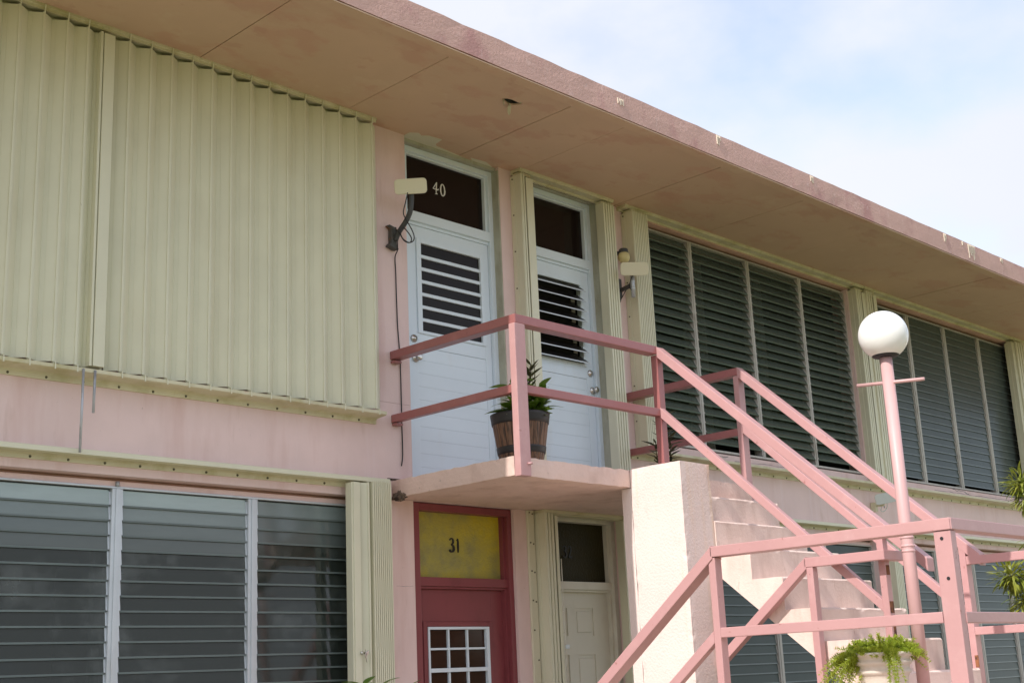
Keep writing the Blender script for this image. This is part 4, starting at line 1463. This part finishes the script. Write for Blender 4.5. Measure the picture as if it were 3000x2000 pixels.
# long-leaved tree at the right edge
tr = empty('podocarpus_tree', 'leafy shrub with long narrow yellow-green leaves beyond the landing rails', 'tree', (4.3, -3.0, GZ))
TL = [leaf_mesh('leaf', .088, .021, M_LEAFT, .15, .25, 4), leaf_mesh('leaf', .075, .019, M_LEAFT, .05, .25, 4), leaf_mesh('leaf', .098, .022, M_LEAFT, .3, .25, 4)]
tube('trunk', M_STEM, curve_pts([(4.3, -3.0, GZ), (4.32, -2.98, -2.0), (4.28, -3.02, -1.0), (4.3, -3.0, .2)], 5), .035, tr, 8, .012)
def clump(c, n, rad, parent, out=None):
    c = Vector(c)
    for k in range(n):
        d = Vector((random.gauss(0, 1), random.gauss(0, 1), random.gauss(0, .8)))
        d.normalize()
        p = c + d * rad * random.uniform(.3, 1)
        dd = d + Vector((random.uniform(-.5, .5), random.uniform(-.5, .5), random.uniform(-.35, .6)))
        leaf_at(random.choice(TL), p, dd, parent, random.uniform(-.6, .6), random.uniform(.8, 1.15))
    bm = bmesh.new()
    for k in range(int(n * 4)):
        d = Vector((random.gauss(0, 1), random.gauss(0, 1), random.gauss(0, .8))).normalized()
        p = c + d * rad * random.uniform(0, .85)
        dd = d + Vector((random.uniform(-.5, .5), random.uniform(-.5, .5), random.uniform(-.5, .5)))
        q = bmesh.new()
        q.from_mesh(random.choice(TL))
        merge(bm, q, Matrix.Translation(p) @ dd.to_track_quat('X', 'Z').to_matrix().to_4x4())
    o = put(bm, 'foliage', M_LEAFT, parent)
    o['kind'] = 'stuff'
def branch(p, q):
    tube('branch', M_STEM, curve_pts([p, ((p[0] + q[0]) / 2, (p[1] + q[1]) / 2, (p[2] + q[2]) / 2 + .05), q], 4), .012, tr, 6, .005)
random.seed(21)
CL = [((3.90, -2.72, -.08), 36, .12), ((3.90, -2.74, -.20), 26, .10), ((3.84, -2.56, -.78), 44, .14), ((3.88, -2.64, -.98), 44, .14), ((3.95, -2.70, -.86), 44, .15), ((3.93, -2.74, -.52), 14, .09), ((4.05, -2.9, .05), 26, .14), ((4.02, -2.8, -1.05), 50, .16)]
for c, n, r in CL:
    branch((4.3, -3.0, c[2] - .2), c)
    clump(c, n, r, tr)
bm = bmesh.new()
for k in range(900):
    a = random.uniform(0, 6.28)
    r = random.uniform(.1, .5)
    z = random.uniform(-2.3, .5)
    p = Vector((4.52 + r * math.cos(a), -3.22 + r * math.sin(a), z))
    q = bmesh.new()
    q.from_mesh(random.choice(TL))
    d = Vector((math.cos(a), math.sin(a), random.uniform(-.5, .8)))
    merge(bm, q, Matrix.Translation(p) @ d.to_track_quat('X', 'Z').to_matrix().to_4x4())
o = put(bm, 'foliage', M_LEAFT, tr)
o['kind'] = 'stuff'

# low shrub at the lower left
sx, sy = -.98, -.62
sh2 = empty('garden_shrub', 'glossy green shrub tips rising at the foot of the folded ground floor shutter', 'shrub', (sx, sy, GZ))
SL = [leaf_mesh('leaf', .13, .05, M_LEAF, .35, .25), leaf_mesh('leaf', .11, .045, M_LEAF, .2, .3)]
random.seed(5)
for (x, y, z) in ((sx, sy, -1.40), (sx + .13, sy - .02, -1.41), (sx - .25, sy, -1.5), (sx + .02, sy + .05, -1.52), (sx + .36, sy + .0, -1.43), (sx + .3, sy, -1.6), (sx - .4, sy + .1, -1.65)):
    tube('stem', M_STEM, curve_pts([(sx + (x - sx) * .3, sy, GZ), ((sx + x) / 2, y, -2.2), (x, y, z)], 5), .009, sh2, 6, .004)
    for k in range(9):
        a = k * 2.4 + random.uniform(-.3, .3)
        leaf_at(random.choice(SL), (x, y, z - .012 * k + .02), (math.cos(a), math.sin(a), .75 - .09 * k), sh2, random.uniform(-.3, .3), random.uniform(.8, 1.1))

# ------------------------------------------------------------------ curtains behind the open louvers
def curtain(x0, x1, z0, z1, y, label):
    bm = bmesh.new()
    n = int((x1 - x0) / .012)
    pts = [(x0 + (x1 - x0) * i / n, y + .018 * math.sin(i * .9) + .008 * math.sin(i * 2.3)) for i in range(n + 1)]
    lo = [bm.verts.new((p[0], p[1], z0)) for p in pts]
    hi = [bm.verts.new((p[0], p[1], z1)) for p in pts]
    for i in range(n):
        bm.faces.new((lo[i], lo[i + 1], hi[i + 1], hi[i]))
    bmesh.ops.solidify(bm, geom=bm.faces[:], thickness=.003)
    o = put(bm, 'curtain', M_CURTAIN)
    o['label'] = label
    o['category'] = 'curtain'
    o['group'] = 'curtains behind the louvers'
curtain(2.75, 3.12, .6, 2.5, .24, 'pale curtain strip behind the open louvers next to the folded shutter')
curtain(3.70, 4.05, .6, 2.5, .24, 'pale curtain hanging behind the second bay of open louvers')
curtain(4.72, 5.10, .6, 2.5, .24, 'pale curtain hanging behind the third bay of open louvers')

cu = curtain(-2.30, -2.17, -1.75, -.30, .30, 'pale curtain edge behind the dusty ground floor louvers by the first mullion')

# ------------------------------------------------------------------ beyond the camera: what the glass mirrors
bm = bmesh.new()
random.seed(11)
for k in range(46):
    x = -42 + k * 2.0 + random.uniform(-.6, .6)
    y = -46 + random.uniform(-3, 3)
    h = random.uniform(3, 5.5)
    for j in range(420):
        a = random.uniform(0, 6.28)
        u = random.uniform(0, 1)
        rr = (1.9 * math.sin(math.pi * (.12 + .8 * u))) * random.uniform(.4, 1)
        p = Vector((x + rr * math.cos(a), y + rr * math.sin(a), GZ + .3 + h * u))
        s = random.uniform(.25, .55)
        d = Vector((random.gauss(0, 1), random.gauss(0, 1), random.gauss(0, 1))).normalized()
        e = d.orthogonal().normalized()
        f = d.cross(e)
        bm.faces.new([bm.verts.new(p + v * s) for v in (e, f, -e, -f)])
o = put(bm, 'treeline', M_TREEL)
o['kind'] = 'stuff'
